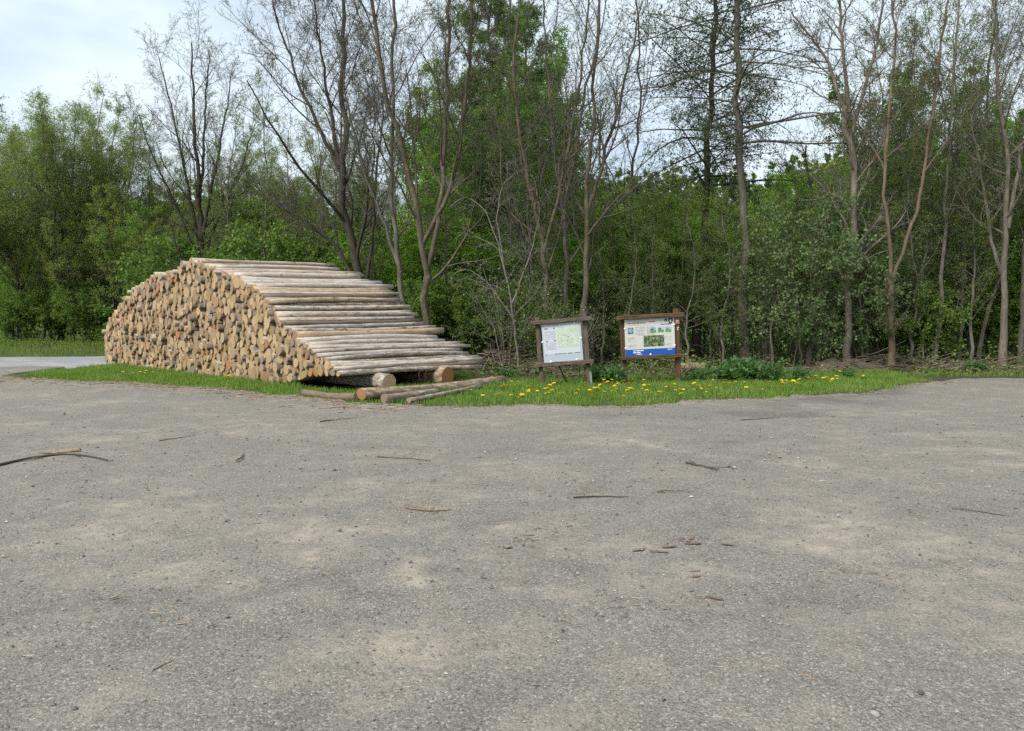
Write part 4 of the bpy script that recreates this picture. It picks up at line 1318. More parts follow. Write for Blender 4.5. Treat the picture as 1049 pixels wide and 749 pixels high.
SB = [
    (sh_pale, 0, 826, 25.5, 190, 5.2, 'large pale leafed bush standing at the soil mound on the verge', 0),
    (sh_pale, 1, 872, 27.0, 215, 5.2, 'pale leafed bush wrapped round the foot of the smooth grey tree', 2),
    (sh_pale, 1, 786, 27.5, 230, 5.2, 'pale leafed bush nearest the tallest conifer trunk', 4),
    (sh_pale, 0, 850, 29, 200, 5.2, 'pale leafed bush farthest back behind the soil mound', 5),
    (sh_mid, 2, 492, 27.5, 300, 3.6, 'dark green bush behind the brush heap at the end of the long pale log', 1.2),
    (sh_mid, 0, 560, 27.2, 300, 3.6, 'dark green bush directly behind the map board', 2.2),
    (sh_bright, 0, 905, 30, 265, 4.0, 'fresh green bush behind the forked brown tree', 4.9),
    (sh_bright, 1, 690, 31, 225, 4.0, 'fresh green bush high behind the blue footed board', 1.9),
    (sh_mid, 0, 940, 28, 290, 3.6, 'dark green bush behind the low fork of the brown tree', 2.2),
    (sh_mid, 2, 985, 30, 260, 3.6, 'dark green bush between the kinked slim tree and slanting thin tree', 3.1),
    (sh_bright, 0, 1012, 31, 250, 4.0, 'bright green bush behind the slanting thin grey tree', 4),
    (sh_bright, 1, 1050, 30, 270, 4.0, 'bright green bush behind the last trunk at the clearing', 1),
    (sh_bright, 0, 612, 31, 250, 4.0, 'fresh green bush behind the thickest mossy trunk', 2),
    (sh_bright, 1, 520, 32, 260, 4.0, 'fresh green bush at the foot of the upright larch', 3),
    (sh_bright, 0, 470, 31, 250, 4.0, 'fresh green bush behind the three stemmed lichen tree', 5),
    (sh_bright, 1, 395, 32, 255, 4.0, 'fresh green bush between the leaning tree and slim grey tree', .5),
    (sh_mid, 0, 350, 35, 245, 3.6, 'green bush behind the ridge, left of the leaning trunk', 1.5),
    (sh_mid, 1, 290, 36, 240, 3.6, 'green bush low behind the ridge of the pile', 2.5),
    (sh_mid, 2, 180, 39, 245, 3.6, 'green bush behind the stepped end of the pile', 2.9),
    (sh_bare, 0, 520, 25.5, 275, 3.2, 'tangled bare bush of pale twigs beside the brush heap', 0),
    (sh_bright, 1, 565, 30, 265, 4.0, 'fresh green bush between the forked tree and the mossy trunk at the map board', 2.7),
    (sh_mid, 1, 445, 28.5, 285, 3.6, 'green bush low behind the lichen tree at the pile slope', 3.7),
    (sh_bare, 0, 590, 24.5, 310, 3.2, 'low tangle of bare twigs behind the map board', 4.4),
    (sh_mid, 1, 15, 44, 305, 3.6, 'dark rounded bush at the roadside, nearest the picture edge', .2),
    (sh_mid, 2, 55, 45, 295, 3.6, 'dark rounded bush on the grass bank beyond the road', 1.1),
    (sh_mid, 0, 95, 45, 290, 3.6, 'dark rounded bush beyond the road beside the far corner of the pile', 2.1),
]
for kind, v, px, Y, top, H0, lab, rz in SB:
    b = base(px, Y)
    place_tree('bush', kind[v], b, lab, 'bush', None, rz, float((zat(top, Y) - b[2]) / H0))

# ---- the wood behind: one mass (nobody could count it)
def to_world(V, x, y, z, rz, s):
    c, sn = math.cos(rz), math.sin(rz)
    W = V * s
    return np.stack([W[:, 0] * c - W[:, 1] * sn + x, W[:, 0] * sn + W[:, 1] * c + y, W[:, 2] + z], -1)


rgw = np.random.default_rng(77)
PROF = np.array([(-200, 190), (0, 215), (30, 200), (60, 190), (110, 195), (160, 215), (250, 215), (300, 245), (345, 235), (380, 225), (425, 215), (450, 130), (500, 70), (540, 90),
                 (575, 180), (620, 215), (700, 220), (760, 195), (800, 178), (850, 165), (885, 135), (940, 120), (975, 150), (1010, 140), (1060, 140), (1250, 140)])
mass_src = [leafy(200 + i, 10, None, 9, .10, over=[dict(t0=.04, n=11, ratio=.28, gnarl=.14, fall=.3, rsd=.5), dict(n=7, gnarl=.16, ratio=.58), dict(n=6, ratio=.6)], forks=5, lead=.85) for i in range(4)]
WV, WQ, WM, n = [], [], [], 0


def add_mass(src, x, y, z, rz, s, mat):
    global n
    (TV, TQ), tw, LV = src
    V = to_world(TV, x, y, z, rz, s); WV.append(V); WQ.append(TQ + n); WM.append(np.zeros(len(TQ), int)); n += len(V)
    V = to_world(LV, x, y, z, rz, s); q = np.arange(len(V)).reshape(-1, 4) + n
    WV.append(V); WQ.append(q); WM.append(np.full(len(q), mat)); n += len(V)


for px in np.arange(-190, 1260, 21):
    for Yr in (38, 46, 55):
        if 365 < px < 425 and Yr > 40: continue
        p_ = px + rgw.uniform(-14, 14); Y = Yr + rgw.uniform(-4, 4)
        if p_ < 140: Y += 12
        x = xat(p_, Y); z = tz(x, Y) - .1
        top = np.interp(p_, PROF[:, 0], PROF[:, 1]) + rgw.uniform(0, 70)
        if Yr == 38: top += 45
        H_ = zat(top, Y) - z
        if H_ < 3: continue
        add_mass(mass_src[rgw.integers(4)], x, Y, z, rgw.uniform(0, 6.28), H_ / 10, 1 + int(rgw.choice(4, p=[.28, .50, .14, .08])))
me = np_mesh('wood', np.concatenate(WV), np.concatenate(WQ), None, [M['bark_dark'], M['leaf_mid'], M['leaf_bright'], M['leaf_olive'], M['leaf_brown']], np.concatenate(WM))
tag(link(bpy.data.objects.new('wood', me)), 'dense green wood closing the view behind the single trees', 'wood', kind='stuff')

far_src = [leafy(210 + i, 10, None, 10, .26, over=[dict(t0=.04, n=8, ratio=.3), dict(n=6), dict(n=5)], forks=4) for i in range(3)]
WV, WQ, WM, n = [], [], [], 0
for _ in range(420):
    Y = rgw.uniform(68, 150); p_ = rgw.uniform(-250, 1300)
    if 345 < p_ < 435 and Y < 125: continue
    x = xat(p_, Y); z = tz(x, Y) - .2
    add_mass(far_src[rgw.integers(3)], x, Y, z, rgw.uniform(0, 6.28), rgw.uniform(.7, 1.15), 1 + int(rgw.choice(2, p=[.75, .25])))
me = np_mesh('hillside_wood', np.concatenate(WV), np.concatenate(WQ), None, [M['bark_dark'], M['leaf_far'], M['leaf_birch']], np.concatenate(WM))
tag(link(bpy.data.objects.new('hillside_wood', me)), 'wooded hillside far behind the clearing', 'wood', kind='stuff')

# ------------------------------------------------------------------ ground cover
def in_poly(x, y, poly):
    inside = np.zeros(len(x), bool)
    px, py = np.array(poly).T
    j = len(px) - 1
    for i in range(len(px)):
        c = ((py[i] > y) != (py[j] > y)) & (x < (px[j] - px[i]) * (y - py[i]) / (py[j] - py[i] + 1e-12) + px[i])
        inside ^= c
        j = i
    return inside


def in_pile(x, y):
    rel = np.stack([x - PB[0], y - PB[1]], -1)
    uu = rel @ EU; ss = rel @ ED
    return (uu > -1.4) & (uu < 15.0) & (ss > .15) & (ss < 4.3)


def scatter(rng, poly, count):
    poly = np.array(poly); lo = poly.min(0); hi = poly.max(0)
    X, Y = [], []
    got = 0
    while got < count:
        x = rng.uniform(lo[0], hi[0], count); y = rng.uniform(lo[1], hi[1], count)
        k = in_poly(x, y, poly) & ~in_pile(x, y)
        X.append(x[k]); Y.append(y[k]); got += k.sum()
    return np.concatenate(X)[:count], np.concatenate(Y)[:count]


rgg = np.random.default_rng(99)
xe = np.linspace(EX[3] if False else -14.9, 11.6, 60)
front = [(x, float(edge_y(x)) - .55) for x in xe]
back = [(x, float(edge_y(x)) + (6.5 if x > -1 else 9.5)) for x in xe[::-1]]
VERGE = front + back
RIGHT = [(11.0, 23.5), (26, 22.6), (26, 27), (11.0, 26.5)]
BANK = [(-60, 32.6), (-40, 34.0), (-26, 34.9), (-20.5, 35.5), (-16.5, 36.3), (-12, 40), (-12, 45), (-60, 45)]


def blades(rng, x, y, h, w_, lean=.45):
    N = len(x)
    z = np.maximum(terrain(x, y), 0)
    a = rng.uniform(0, 2 * PI, N)
    dirx = np.cos(a) * lean * h * rng.uniform(.2, 1, N); diry = np.sin(a) * lean * h * rng.uniform(.2, 1, N)
    b = rng.uniform(0, 2 * PI, N)
    wx = np.cos(b) * w_; wy = np.sin(b) * w_
    p0 = np.stack([x - wx, y - wy, z], -1); p1 = np.stack([x + wx, y + wy, z], -1)
    m0 = np.stack([x - wx * .7 + dirx * .35, y - wy * .7 + diry * .35, z + h * .6], -1)
    m1 = np.stack([x + wx * .7 + dirx * .35, y + wy * .7 + diry * .35, z + h * .6], -1)
    tp = np.stack([x + dirx, y + diry, z + h], -1)
    V = np.stack([p0, p1, m1, m0, tp], 1).reshape(-1, 3)
    i = np.arange(N) * 5
    return V, np.stack([i, i + 1, i + 2, i + 3], -1), np.stack([i + 3, i + 2, i + 4], -1)


GVs, GQs, GTs, gn = [], [], [], 0
for poly, cnt, hh in ((VERGE, 150000, .115), (RIGHT, 16000, .10), (BANK, 60000, .22)):
    x, y = scatter(rgg, poly, cnt)
    d = y - edge_y(x) if poly is VERGE else np.full(cnt, 2.0)
    nz = vnoise(x * .9, y * .9, 41) * .5 + vnoise(x * 3, y * 3, 42) * .5
    prob = np.clip(.85 + nz * .5, .15, 1) * np.where(d < .1, np.clip((.25 + .5 * nz + d * .5), 0, .5) * .5, np.clip(.2 + d * .9, .12, 1))
    if poly is VERGE: prob *= np.where(d > np.where(x > -1, 4.2, 8), .35, 1)
    if poly is RIGHT: prob *= np.clip(.55 + nz * .8, .05, 1)
    k = rgg.random(cnt) < prob
    x, y, d, nz = x[k], y[k], d[k], nz[k]
    h = hh * rgg.uniform(.45, 1.25, len(x)) * (1 + .8 * nz) * np.clip(.45 + d * .6, .4, 1.15)
    V, Q, T = blades(rgg, x, y, h + (.045 if poly is VERGE else 0) * (d < .2), rgg.uniform(.004, .009, len(x)))
    GVs.append(V); GQs.append(Q + gn); GTs.append(T + gn); gn += len(V)
me = np_mesh('grass', np.concatenate(GVs), np.concatenate(GQs), np.concatenate(GTs), [M['grass']])
tag(link(bpy.data.objects.new('grass', me)), 'fresh green grass on the verges round the lot', 'grass', kind='stuff')

# undergrowth of the wood: dead leaves, low herbs and bramble stems
x, y = scatter(rgg, [(-34, 41), (-11, 40), (-9, 27), (-2, 24), (0, 22.5), (11, 23.5), (30, 25), (34, 42), (-9, 47), (-34, 48)], 90000)
nz = vnoise(x * .6, y * .6, 51) * .6 + vnoise(x * 2.1, y * 2.1, 52) * .4
N = len(x)
hgt = np.where(nz > -.25, rgg.random(N) ** 1.6 * (.25 + .9 * np.clip(nz + .2, 0, 1)), rgg.random(N) * .05)
pos = np.stack([x, y, terrain(x, y) + hgt + .01], -1)
a = unit(rgg.normal(0, 1, (N, 3)) * np.array([1, 1, .5])); nn = unit(rgg.normal(0, .6, (N, 3)) + np.array([0, 0, 1.])); bb = unit(np.cross(a, nn))
s = rgg.uniform(.05, .13, N)[:, None]
V = np.stack([pos, pos + a * s * .5 + bb * s * .38, pos + a * s, pos + a * s * .5 - bb * s * .38], 1).reshape(-1, 3)
Q = np.arange(N * 4).reshape(-1, 4)
mq = np.where(nz > -.25, np.where(rgg.random(N) < .18, 1, 0), 1)
Nb = 800
xb, yb = scatter(rgg, [(-4, 24.5), (0, 22.8), (11, 23.8), (26, 25.5), (26, 34), (-6, 34)], Nb)
d0 = unit(rgg.normal(0, 1, (Nb, 3)) * np.array([1, 1, 0]) + np.array([0, 0, .9]))
P, R = step_branches(rgg, np.stack([xb, yb, terrain(xb, yb)], -1), d0, rgg.uniform(.6, 2.0, Nb), np.full(Nb, .008), 6, .15, -.02, .4, .35)
BV, BQ = tubes(P, R, 3)
V2 = np.concatenate([V, BV]); Q2 = np.concatenate([Q, BQ + len(V)])
mq = np.concatenate([mq, np.full(len(BQ), 2)])
me = np_mesh('undergrowth', V2, Q2, None, [M['leaf_mid'], M['deadleaf'], M['brush']], mq)
tag(link(bpy.data.objects.new('undergrowth', me)), 'bramble stems, low herbs and dead leaves on the forest floor', 'undergrowth', kind='stuff')

# leafy herb clumps at the back of the verge
def herb(seed):
    rg_ = np.random.default_rng(seed)
    st = [stem([(rg_.normal(0, .16), rg_.normal(0, .12), 0), (rg_.normal(0, .25), rg_.normal(0, .2), .3), (rg_.normal(0, .34), rg_.normal(0, .25), rg_.uniform(.4, .62))], .008, .003, 6) for _ in range(26)]
    return make_tree_data(seed, st, [dict(n=9, t0=.15, t1=1, ang=65, ratio=.28, fall=.3, segs=2, gnarl=.1, up=0, rr=.6, m=3, rmin=.003)], [dict(per=4, size=.10, w=.36, spread=.02, flat=.75)], 4, 0)


herbs = [tree_meshes('herb', herb(300 + i), M['stem_green'], M['stem_green'], M['herb']) for i in range(2)]
for k, (px, py, sc_, lab) in enumerate([
    (765, 392, 1.0, 'largest leafy herb clump, on the verge before the tall conifer'), (742, 393, .85, 'leafy herb clump on the verge nearest the blue footed board'),
    (790, 393, .8, 'leafy herb clump between the largest one and the soil mound'), (716, 392, .6, 'low herb clump at the foot of the post with the red plate'),
    (820, 392, .6, 'low herb clump in front of the soil mound'), (627, 394, .8, 'dark herb clump on the verge between the two boards'),
    (610, 392, .55, 'small herb clump beside the steel foot of the map board'), (408, 386, .55, 'herb growing in the gap between the two logs under the pile'),
    (868, 390, .45, 'small herb clump just past the soil mound'), (1000, 382, .6, 'herb clump on the grass at the clearing'), (520, 390, .5, 'herb clump at the end of the long pale log')]):
    gx, gy = gnd(px, py)
    r_ = empty('herb_clump', (gx, gy, max(tz(gx, gy), 0)), (0, 0, k * 1.3)); r_.scale = (sc_ * 1.15, sc_ * 1.15, sc_)
    tag(r_, lab, 'plant', 'herb clumps on the verge')
    link(bpy.data.objects.new('stems', herbs[k % 2][0]), r_); link(bpy.data.objects.new('foliage', herbs[k % 2][1]), r_)

# dandelions
rgd = np.random.default_rng(4)
g = Geo(); g.tube([(0, 0, 0), (.01, .005, .06), (.015, 0, .125)], [.004, .004, .0035], 4, 0)
for k in range(26):
    a = k * 2.4; rr_ = .024 * math.sqrt((k + 1) / 26); rr2 = rr_ + .012
    zc = .128 + .008 * (1 - (k / 26)) ; ww = .006
    ca, sa = math.cos(a), math.sin(a)
    g.add([(.015 + ca * rr_ * .3 - sa * ww * .6, sa * rr_ * .3 + ca * ww * .6, zc), (.015 + ca * rr_ * .3 + sa * ww * .6, sa * rr_ * .3 - ca * ww * .6, zc),
           (.015 + ca * rr2 + sa * ww, sa * rr2 - ca * ww, zc + .006), (.015 + ca * rr2 - sa * ww, sa * rr2 + ca * ww, zc + .006)], [[0, 1, 2, 3]], None, 1)
dmesh = g.mesh('dandelion', [M['stem_green'], M['petal']])
spots = []
for c_px, c_py, n_, sx, sy in ((640, 398, 26, 40, 5), (560, 402, 14, 30, 5), (530, 406, 8, 30, 4), (700, 402, 14, 30, 5), (745, 396, 14, 30, 6), (790, 398, 14, 26, 6), (852, 391, 13, 8, 3),
                               (825, 395, 10, 26, 4), (600, 408, 7, 40, 3), (680, 408, 6, 40, 3), (520, 399, 7, 12, 4), (890, 388, 4, 20, 3), (490, 405, 4, 20, 4), (160, 385, 8, 40, 2), (250, 391, 4, 20, 2)):
    for _ in range(int(n_ * 1.5)):
        spots.append((c_px + rgd.normal(0, sx * .6), c_py + rgd.normal(0, sy * .6)))
for px, py in spots:
    gx, gy = gnd(px, py + 2)
    if gy < edge_y(gx) + .15: gy = float(edge_y(gx)) + rgd.uniform(.2, .8)
    o = link(bpy.data.objects.new('dandelion', dmesh))
    s = rgd.uniform(.9, 1.6)
    o.location = (gx, gy, max(tz(gx, gy), 0) - .01); o.rotation_euler = (rgd.normal(0, .2) + .15, rgd.normal(0, .2), rgd.uniform(0, 6)); o.scale = (s, s, s * rgd.uniform(.8, 1.2))
    if gx < -4: tag(o, 'yellow dandelion in the grass strip at the foot of the long face of log ends', 'flower', 'dandelions below the log pile')
    elif gx < xat(581, Y1): tag(o, 'yellow dandelion in the verge between the log pile and the map board', 'flower', 'dandelions near the map board')
    elif gx < xat(705, Y2): tag(o, 'yellow dandelion in the verge in front of the two notice boards', 'flower', 'dandelions before the boards')
    else: tag(o, 'yellow dandelion in the verge among the herb clumps toward the clearing', 'flower', 'dandelions toward the clearing')

# ------------------------------------------------------------------ brush heaps, soil mound
def brush_heap(cx, cy, sx, sy, h, nst, seed, label, thick=.014, lmax=1.6):
    rg_ = np.random.default_rng(seed)
    x = cx + rg_.normal(0, sx * .5, nst); y = cy + rg_.normal(0, sy * .5, nst)
    env = np.exp(-(((x - cx) / sx) ** 2 + ((y - cy) / sy) ** 2))
    z = terrain(x, y) + h * env * rg_.random(nst) * .9 + .03
    a = rg_.normal(0, .9, nst)
    d0 = np.stack([np.cos(a), np.sin(a) * .8, rg_.normal(0, .16, nst)], -1)
    P, R = step_branches(rg_, np.stack([x, y, z], -1), unit(d0), rg_.uniform(.4, lmax, nst), rg_.uniform(.4, 1.5, nst) * thick, 5, .10, -.01, .5)
    P[..., 2] = np.maximum(P[..., 2], terrain(P[..., 0], P[..., 1]) + .01)
    V, Q = tubes(P, R, 5)
    me = np_mesh('brush_heap', V, Q, None, [M['brush']], None, None, np.ones(len(Q), bool))
    return tag(link(bpy.data.objects.new('brush_heap', me)), label, 'brush heap')


bx_, by_ = gnd(505, 380); brush_heap(bx_, by_, 1.3, .9, .75, 170, 1, 'heap of grey brushwood at the end of the long pale log')
bx_, by_ = gnd(468, 375); brush_heap(bx_, by_, 1.0, .8, .6, 110, 2, 'heap of brushwood behind the orange ended log under the pile')
bx_, by_ = gnd(545, 384); brush_heap(bx_, by_, .9, .7, .4, 90, 3, 'low heap of twigs beside the left post of the map board')
bx_, by_ = gnd(905, 380); brush_heap(bx_, by_, 1.6, .6, .6, 170, 4, 'long low heap of pale branches before the forked brown tree', .018)
bx_, by_ = gnd(862, 382); brush_heap(bx_, by_, 1.7, .5, .5, 130, 7, 'thin heap of brown brushwood strewn over the soil mound', .012, 1.1)
bx_, by_ = gnd(955, 381); brush_heap(bx_, by_, 1.2, .4, .2, 50, 5, 'few pale broken branches lying on the grass at the clearing', .016)
bx_, by_ = gnd(1000, 380); brush_heap(bx_, by_, 1.6, .5, .2, 40, 6, 'loose scatter of branches nearest the trunks of the clearing', .02)


def mound(px, py, sx, sy, h, label, seed):
    cx, cy = gnd(px, py)
    a = np.linspace(-1.25, 1.25, 46)
    A, B = np.meshgrid(a, a)
    X = cx + A * sx; Y = cy + B * sy
    r2 = A ** 2 + B ** 2
    Z = terrain(X, Y) + h * np.exp(-r2 * 1.6) * (1 + .4 * vnoise(X * 3, Y * 3, seed)) + .05 * vnoise(X * 7, Y * 7, seed + 1) * np.exp(-r2) - .10 * sstep(.7, 1.25, np.sqrt(r2))
    idx = np.arange(A.size).reshape(A.shape)
    Q = np.stack([idx[:-1, :-1], idx[:-1, 1:], idx[1:, 1:], idx[1:, :-1]], -1).reshape(-1, 4)
    k = NT('mound_soil'); n_ = k.noise(k.pos(), 22, 5, .7)
    k.color(k.ramp(n_, [(.3, (.055, .043, .033)), (.5, (.115, .092, .07)), (.72, (.20, .165, .125))])); k.bump(n_, .9, .05)
    me = np_mesh('soil_mound', np.stack([X, Y, Z], -1), Q, None, [k.m], None, None, np.ones(len(Q), bool))
    tag(link(bpy.data.objects.new('soil_mound', me)), label, 'soil mound')


mound(862, 382, 1.8, .7, .36, 'low mound of brown soil at the back of the verge under the pale leafed bush', 60)
b0 = gnd(697, 384); b1 = gnd(724, 383)
single_log('fallen_log', (b0[0], b0[1], .2), (b1[0], b1[1] - .1, .2), .14, .6, 'brown log lying behind the herb clumps next to the blue footed board', None, 31, .03)
b0 = gnd(728, 383); b1 = gnd(752, 385)
single_log('fallen_log', (b0[0], b0[1], .16), (b1[0], b1[1], .14), .10, .85, 'short dark log behind the largest herb clump', None, 32, .03)

# ------------------------------------------------------------------ loose things on the lot
def stick(name, pts, r, mat, label, cat='stick', group=None, twigs=0, seed=0):
    rg_ = np.random.default_rng(seed + 500)
    W = []
    for p in pts:
        x_, y_ = gnd(p[0], p[1], .05)
        W.append((x_, y_, lot_z(x_, y_) + r * .8 + (p[2] if len(p) > 2 else 0)))
    P = resample(W, 9)
    P[1:-1] += rg_.normal(0, r * .5, P[1:-1].shape) * np.array([1, 1, .3])
    P -= P[0] * 0
    g_ = Geo()
    r *= .72
    g_.tube(P, np.linspace(r, r * .45, 9), 6)
    for t_ in range(twigs):
        i = rg_.integers(2, 8); d_ = unit(np.array([rg_.normal(), rg_.normal(), .05]))
        l_ = rg_.uniform(.08, .35)
        g_.tube([P[i], P[i] + d_ * l_ * .5, P[i] + d_ * l_ + np.array([0, 0, -.005])], [r * .5, r * .4, r * .2], 5)
    o = g_.build(name, [mat])
    return tag(o, label, cat, group)


def chip(name, px, py, l_, w_, h_, rz, mat, label, cat, seed, curl=.3, group=None):
    """curved flake of bark or wood with thickness"""
    rg_ = np.random.default_rng(seed + 700)
    nx, ny = 9, 5
    a = np.linspace(-1, 1, nx); b_ = np.linspace(-1, 1, ny)
    A, B = np.meshgrid(a, b_)
    wid = (1 - .55 * np.abs(A) ** 3) * (1 + .15 * rg_.normal(0, 1, nx))
    X = A * l_ / 2 + rg_.normal(0, l_ * .02, A.shape); Y = B * wid * w_ / 2
    Z = curl * w_ * (1 - B ** 2) + .1 * l_ * A * rg_.normal(0, .3) + rg_.normal(0, h_ * .15, A.shape)
    top = np.stack([X, Y, Z + h_], -1).reshape(-1, 3); bot = np.stack([X * .96, Y * .96, Z], -1).reshape(-1, 3)
    idx = np.arange(nx * ny).reshape(ny, nx); N_ = nx * ny
    Qt = np.stack([idx[:-1, :-1], idx[:-1, 1:], idx[1:, 1:], idx[1:, :-1]], -1).reshape(-1, 4)
    Qb = Qt[:, ::-1] + N_
    ring = np.concatenate([idx[0, :], idx[1:, -1], idx[-1, -2::-1], idx[-2:0:-1, 0]])
    nx_ = np.roll(ring, -1)
    Qs = np.stack([ring, ring + N_, nx_ + N_, nx_], -1)
    me = np_mesh(name, np.vstack([top, bot]), np.concatenate([Qt, Qb, Qs]), None, [mat])
    o = link(bpy.data.objects.new(name, me))
    x_, y_ = gnd(px, py, .05)
    o.location = (x_, y_, lot_z(x_, y_)); o.rotation_euler = (0, 0, rz)
    return tag(o, label, cat, group)


stick('branch', [(-6, 480), (30, 472), (58, 467), (80, 469), (107, 474)], .022, M['stick_dark'], 'long dark bent branch lying alone on the gravel', 'branch', None, 7, 1)
chip('bark_piece', 63, 465, .34, .09, .012, .2, M['chip'], 'pale strip of bark caught on the long dark branch', 'bark piece', 1)
stick('stick', [(385, 470), (412, 471), (440, 474)], .014, M['stick_grey'], 'thin straight stick on the gravel below the near end of the log pile', twigs=2, seed=2)
stick('stick', [(415, 522), (440, 526), (462, 523)], .014, M['chip'], 'pale splintered stick on the middle of the gravel lot', twigs=3, seed=3)
stick('stick', [(588, 511), (612, 510), (645, 512)], .012, M['stick_dark'], 'long thin dark stick lying flat on the gravel in line with the map board', seed=4)
stick('stick', [(674, 506), (692, 505), (712, 507)], .014, M['stick_grey'], 'short grey brown stick on the gravel beside the long thin dark one', seed=5)
stick('stick', [(704, 477), (718, 480), (738, 484)], .016, M['stick_dark'], 'dark knobbly stick on the gravel in line with the blue footed board', twigs=4, seed=6)
stick('stick', [(980, 521), (1005, 524), (1040, 530)], .012, M['stick_grey'], 'thin stick on the gravel toward the clearing', twigs=1, seed=7)
stick('stick', [(148, 691), (160, 686), (170, 681)], .006, M['chip'], 'short pale twig lying slantwise on the near gravel', seed=8)
stick('stick', [(326, 433), (345, 431), (362, 429)], .016, M['chip'], 'pale splinter on the gravel just before the near pile corner', twigs=3, seed=9)
stick('stick', [(160, 452), (180, 449), (198, 446)], .010, M['chip'], 'pale thin twig on the gravel between the long dark branch and the pile', twigs=2, seed=10)
stick('stick', [(240, 474), (244, 471), (248, 467)], .02, M['chip'], 'stubby pale stick on the gravel right of the long dark branch', seed=11)
stick('stick', [(760, 430), (800, 428)], .010, M['stick_dark'], 'dark twig on the wheel track by the verge', seed=12)
BKP = [(656, 565, .16, .05, .4), (677, 566, .22, .045, -.1), (688, 561, .18, .06, .3), (712, 557, .2, .07, .1), (711, 552, .13, .06, 1.0), (748, 557, .17, .06, -.5)]
for k, (px, py, l_, w_, rz) in enumerate(BKP):
    chip('bark_piece', px, py, l_ * .62, w_ * .5, .003, rz, M['bark_piece'],
         ['reddish bark flake at the end of the bark scatter nearest the pile', 'longest reddish bark strip in the scatter on the gravel', 'reddish bark flake just above the longest strip', 'wide reddish bark flake in the middle of the scatter',
          'small upright bark flake resting beside the wide one', 'reddish bark flake lying apart from the scatter, toward the clearing'][k], 'bark piece', 20 + k, .04, 'bark flakes on the gravel')
for k, (px, py, l_, w_, rz, lab) in enumerate([
    (716, 593, .07, .03, .3, 'small brown chip on the gravel below the bark scatter'), (735, 614, .13, .035, -.5, 'dark curved bark chip on the near gravel'),
    (715, 587, .08, .03, .2, 'small dark chip just above the brown one'), (645, 500, .10, .05, .8, 'pale wood chip beside the long thin dark stick'),
    (109, 615, .07, .025, 1.0, 'pale yellow wood chip on the near gravel'), (490, 470, .08, .06, .5, 'pale wood chip out on the middle of the lot'),
    (210, 645, .05, .02, .9, 'tiny pale wood chip beside the gravel rut'), (520, 562, .07, .06, .9, 'pale flat chip in the middle of the lot')]):
    chip('wood_chip', px, py, l_ * .8, w_ * .7, .005, rz, M['bark_piece'] if 'dark' in lab or 'brown' in lab else M['chip'], lab, 'wood chip', 40 + k, .05)


def stone(px, py, r, mat, label, seed):
    rg_ = np.random.default_rng(seed)
    t = np.linspace(0, PI, 8)[1:-1]; a = np.linspace(0, 2 * PI, 11, endpoint=False)
    V = [(0, 0, 1)] + [(math.sin(q) * math.cos(w_), math.sin(q) * math.sin(w_), math.cos(q)) for q in t for w_ in a] + [(0, 0, -1)]
    V = np.array(V) * (1 + rg_.normal(0, .09, (len(V), 1))) * np.array([1.3, .9, .62]) * r
    m = 11; T = []; Q = []
    for i in range(m):
        j = (i + 1) % m
        T += [(0, 1 + i, 1 + j), (len(V) - 1, 1 + 5 * m + j, 1 + 5 * m + i)]
        for k in range(5): Q.append((1 + k * m + i, 1 + (k + 1) * m + i, 1 + (k + 1) * m + j, 1 + k * m + j))
    me = np_mesh('stone', V, Q, T, [mat])
    o = link(bpy.data.objects.new('stone', me)); x_, y_ = gnd(px, py, .05); o.location = (x_, y_, lot_z(x_, y_) + r * .35); o.rotation_euler = (0, 0, seed)
    tag(o, label, 'stone')


stone(953, 718, .014, plain('dark_stone', (.085, .08, .075)), 'dark round stone on the near gravel', 1)
stone(906, 741, .016, plain('pale_stone', (.30, .28, .245)), 'pale flat stone at the near edge of the gravel', 2)
stone(440, 597, .014, plain('grey_stone', (.22, .21, .195)), 'grey stone beside the sandy patch', 3)

# loose gravel stones and wood litter: nobody could count them
rgs = np.random.default_rng(31)
N = 9000
py_ = rgs.uniform(425, 770, N) ** 1.0
Yv = CAM_Z * F / (py_ - HORIZON); Xv = (rgs.uniform(-60, 1110, N) - CXP) / F * Yv
r = .0038 * np.exp(rgs.normal(0, .42, N)) * np.clip(Yv / 4, .8, 2.2)
octa = np.array([(1, 0, 0), (0, 1, 0), (-1, 0, 0), (0, -1, 0), (0, 0, 1), (0, 0, -1.)])
rot = rgs.uniform(0, 6.28, N)
Vv = octa[None] * (1 + rgs.normal(0, .25, (N, 6, 1))) * r[:, None, None] * np.array([1.2, .9, .7])
c, sn = np.cos(rot)[:, None], np.sin(rot)[:, None]
Vv = np.stack([Vv[..., 0] * c - Vv[..., 1] * sn, Vv[..., 0] * sn + Vv[..., 1] * c, Vv[..., 2]], -1)
zz = .045 + .022 * vnoise(Xv * .55, Yv * .55, 21) + .012 * vnoise(Xv * 1.6, Yv * 1.6, 22) + .005 * vnoise(Xv * 5, Yv * 5, 23)
Vv += np.stack([Xv, Yv, zz + r * .3], -1)[:, None]
tri = np.array([(0, 1, 4), (1, 2, 4), (2, 3, 4), (3, 0, 4), (1, 0, 5), (2, 1, 5), (3, 2, 5), (0, 3, 5)])
T = (tri[None] + (np.arange(N) * 6)[:, None, None]).reshape(-1, 3)
me = np_mesh('loose_gravel', Vv, None, T, [M['stone']])
tag(link(bpy.data.objects.new('loose_gravel', me)), 'loose small stones scattered over the gravel lot', 'gravel', kind='stuff')

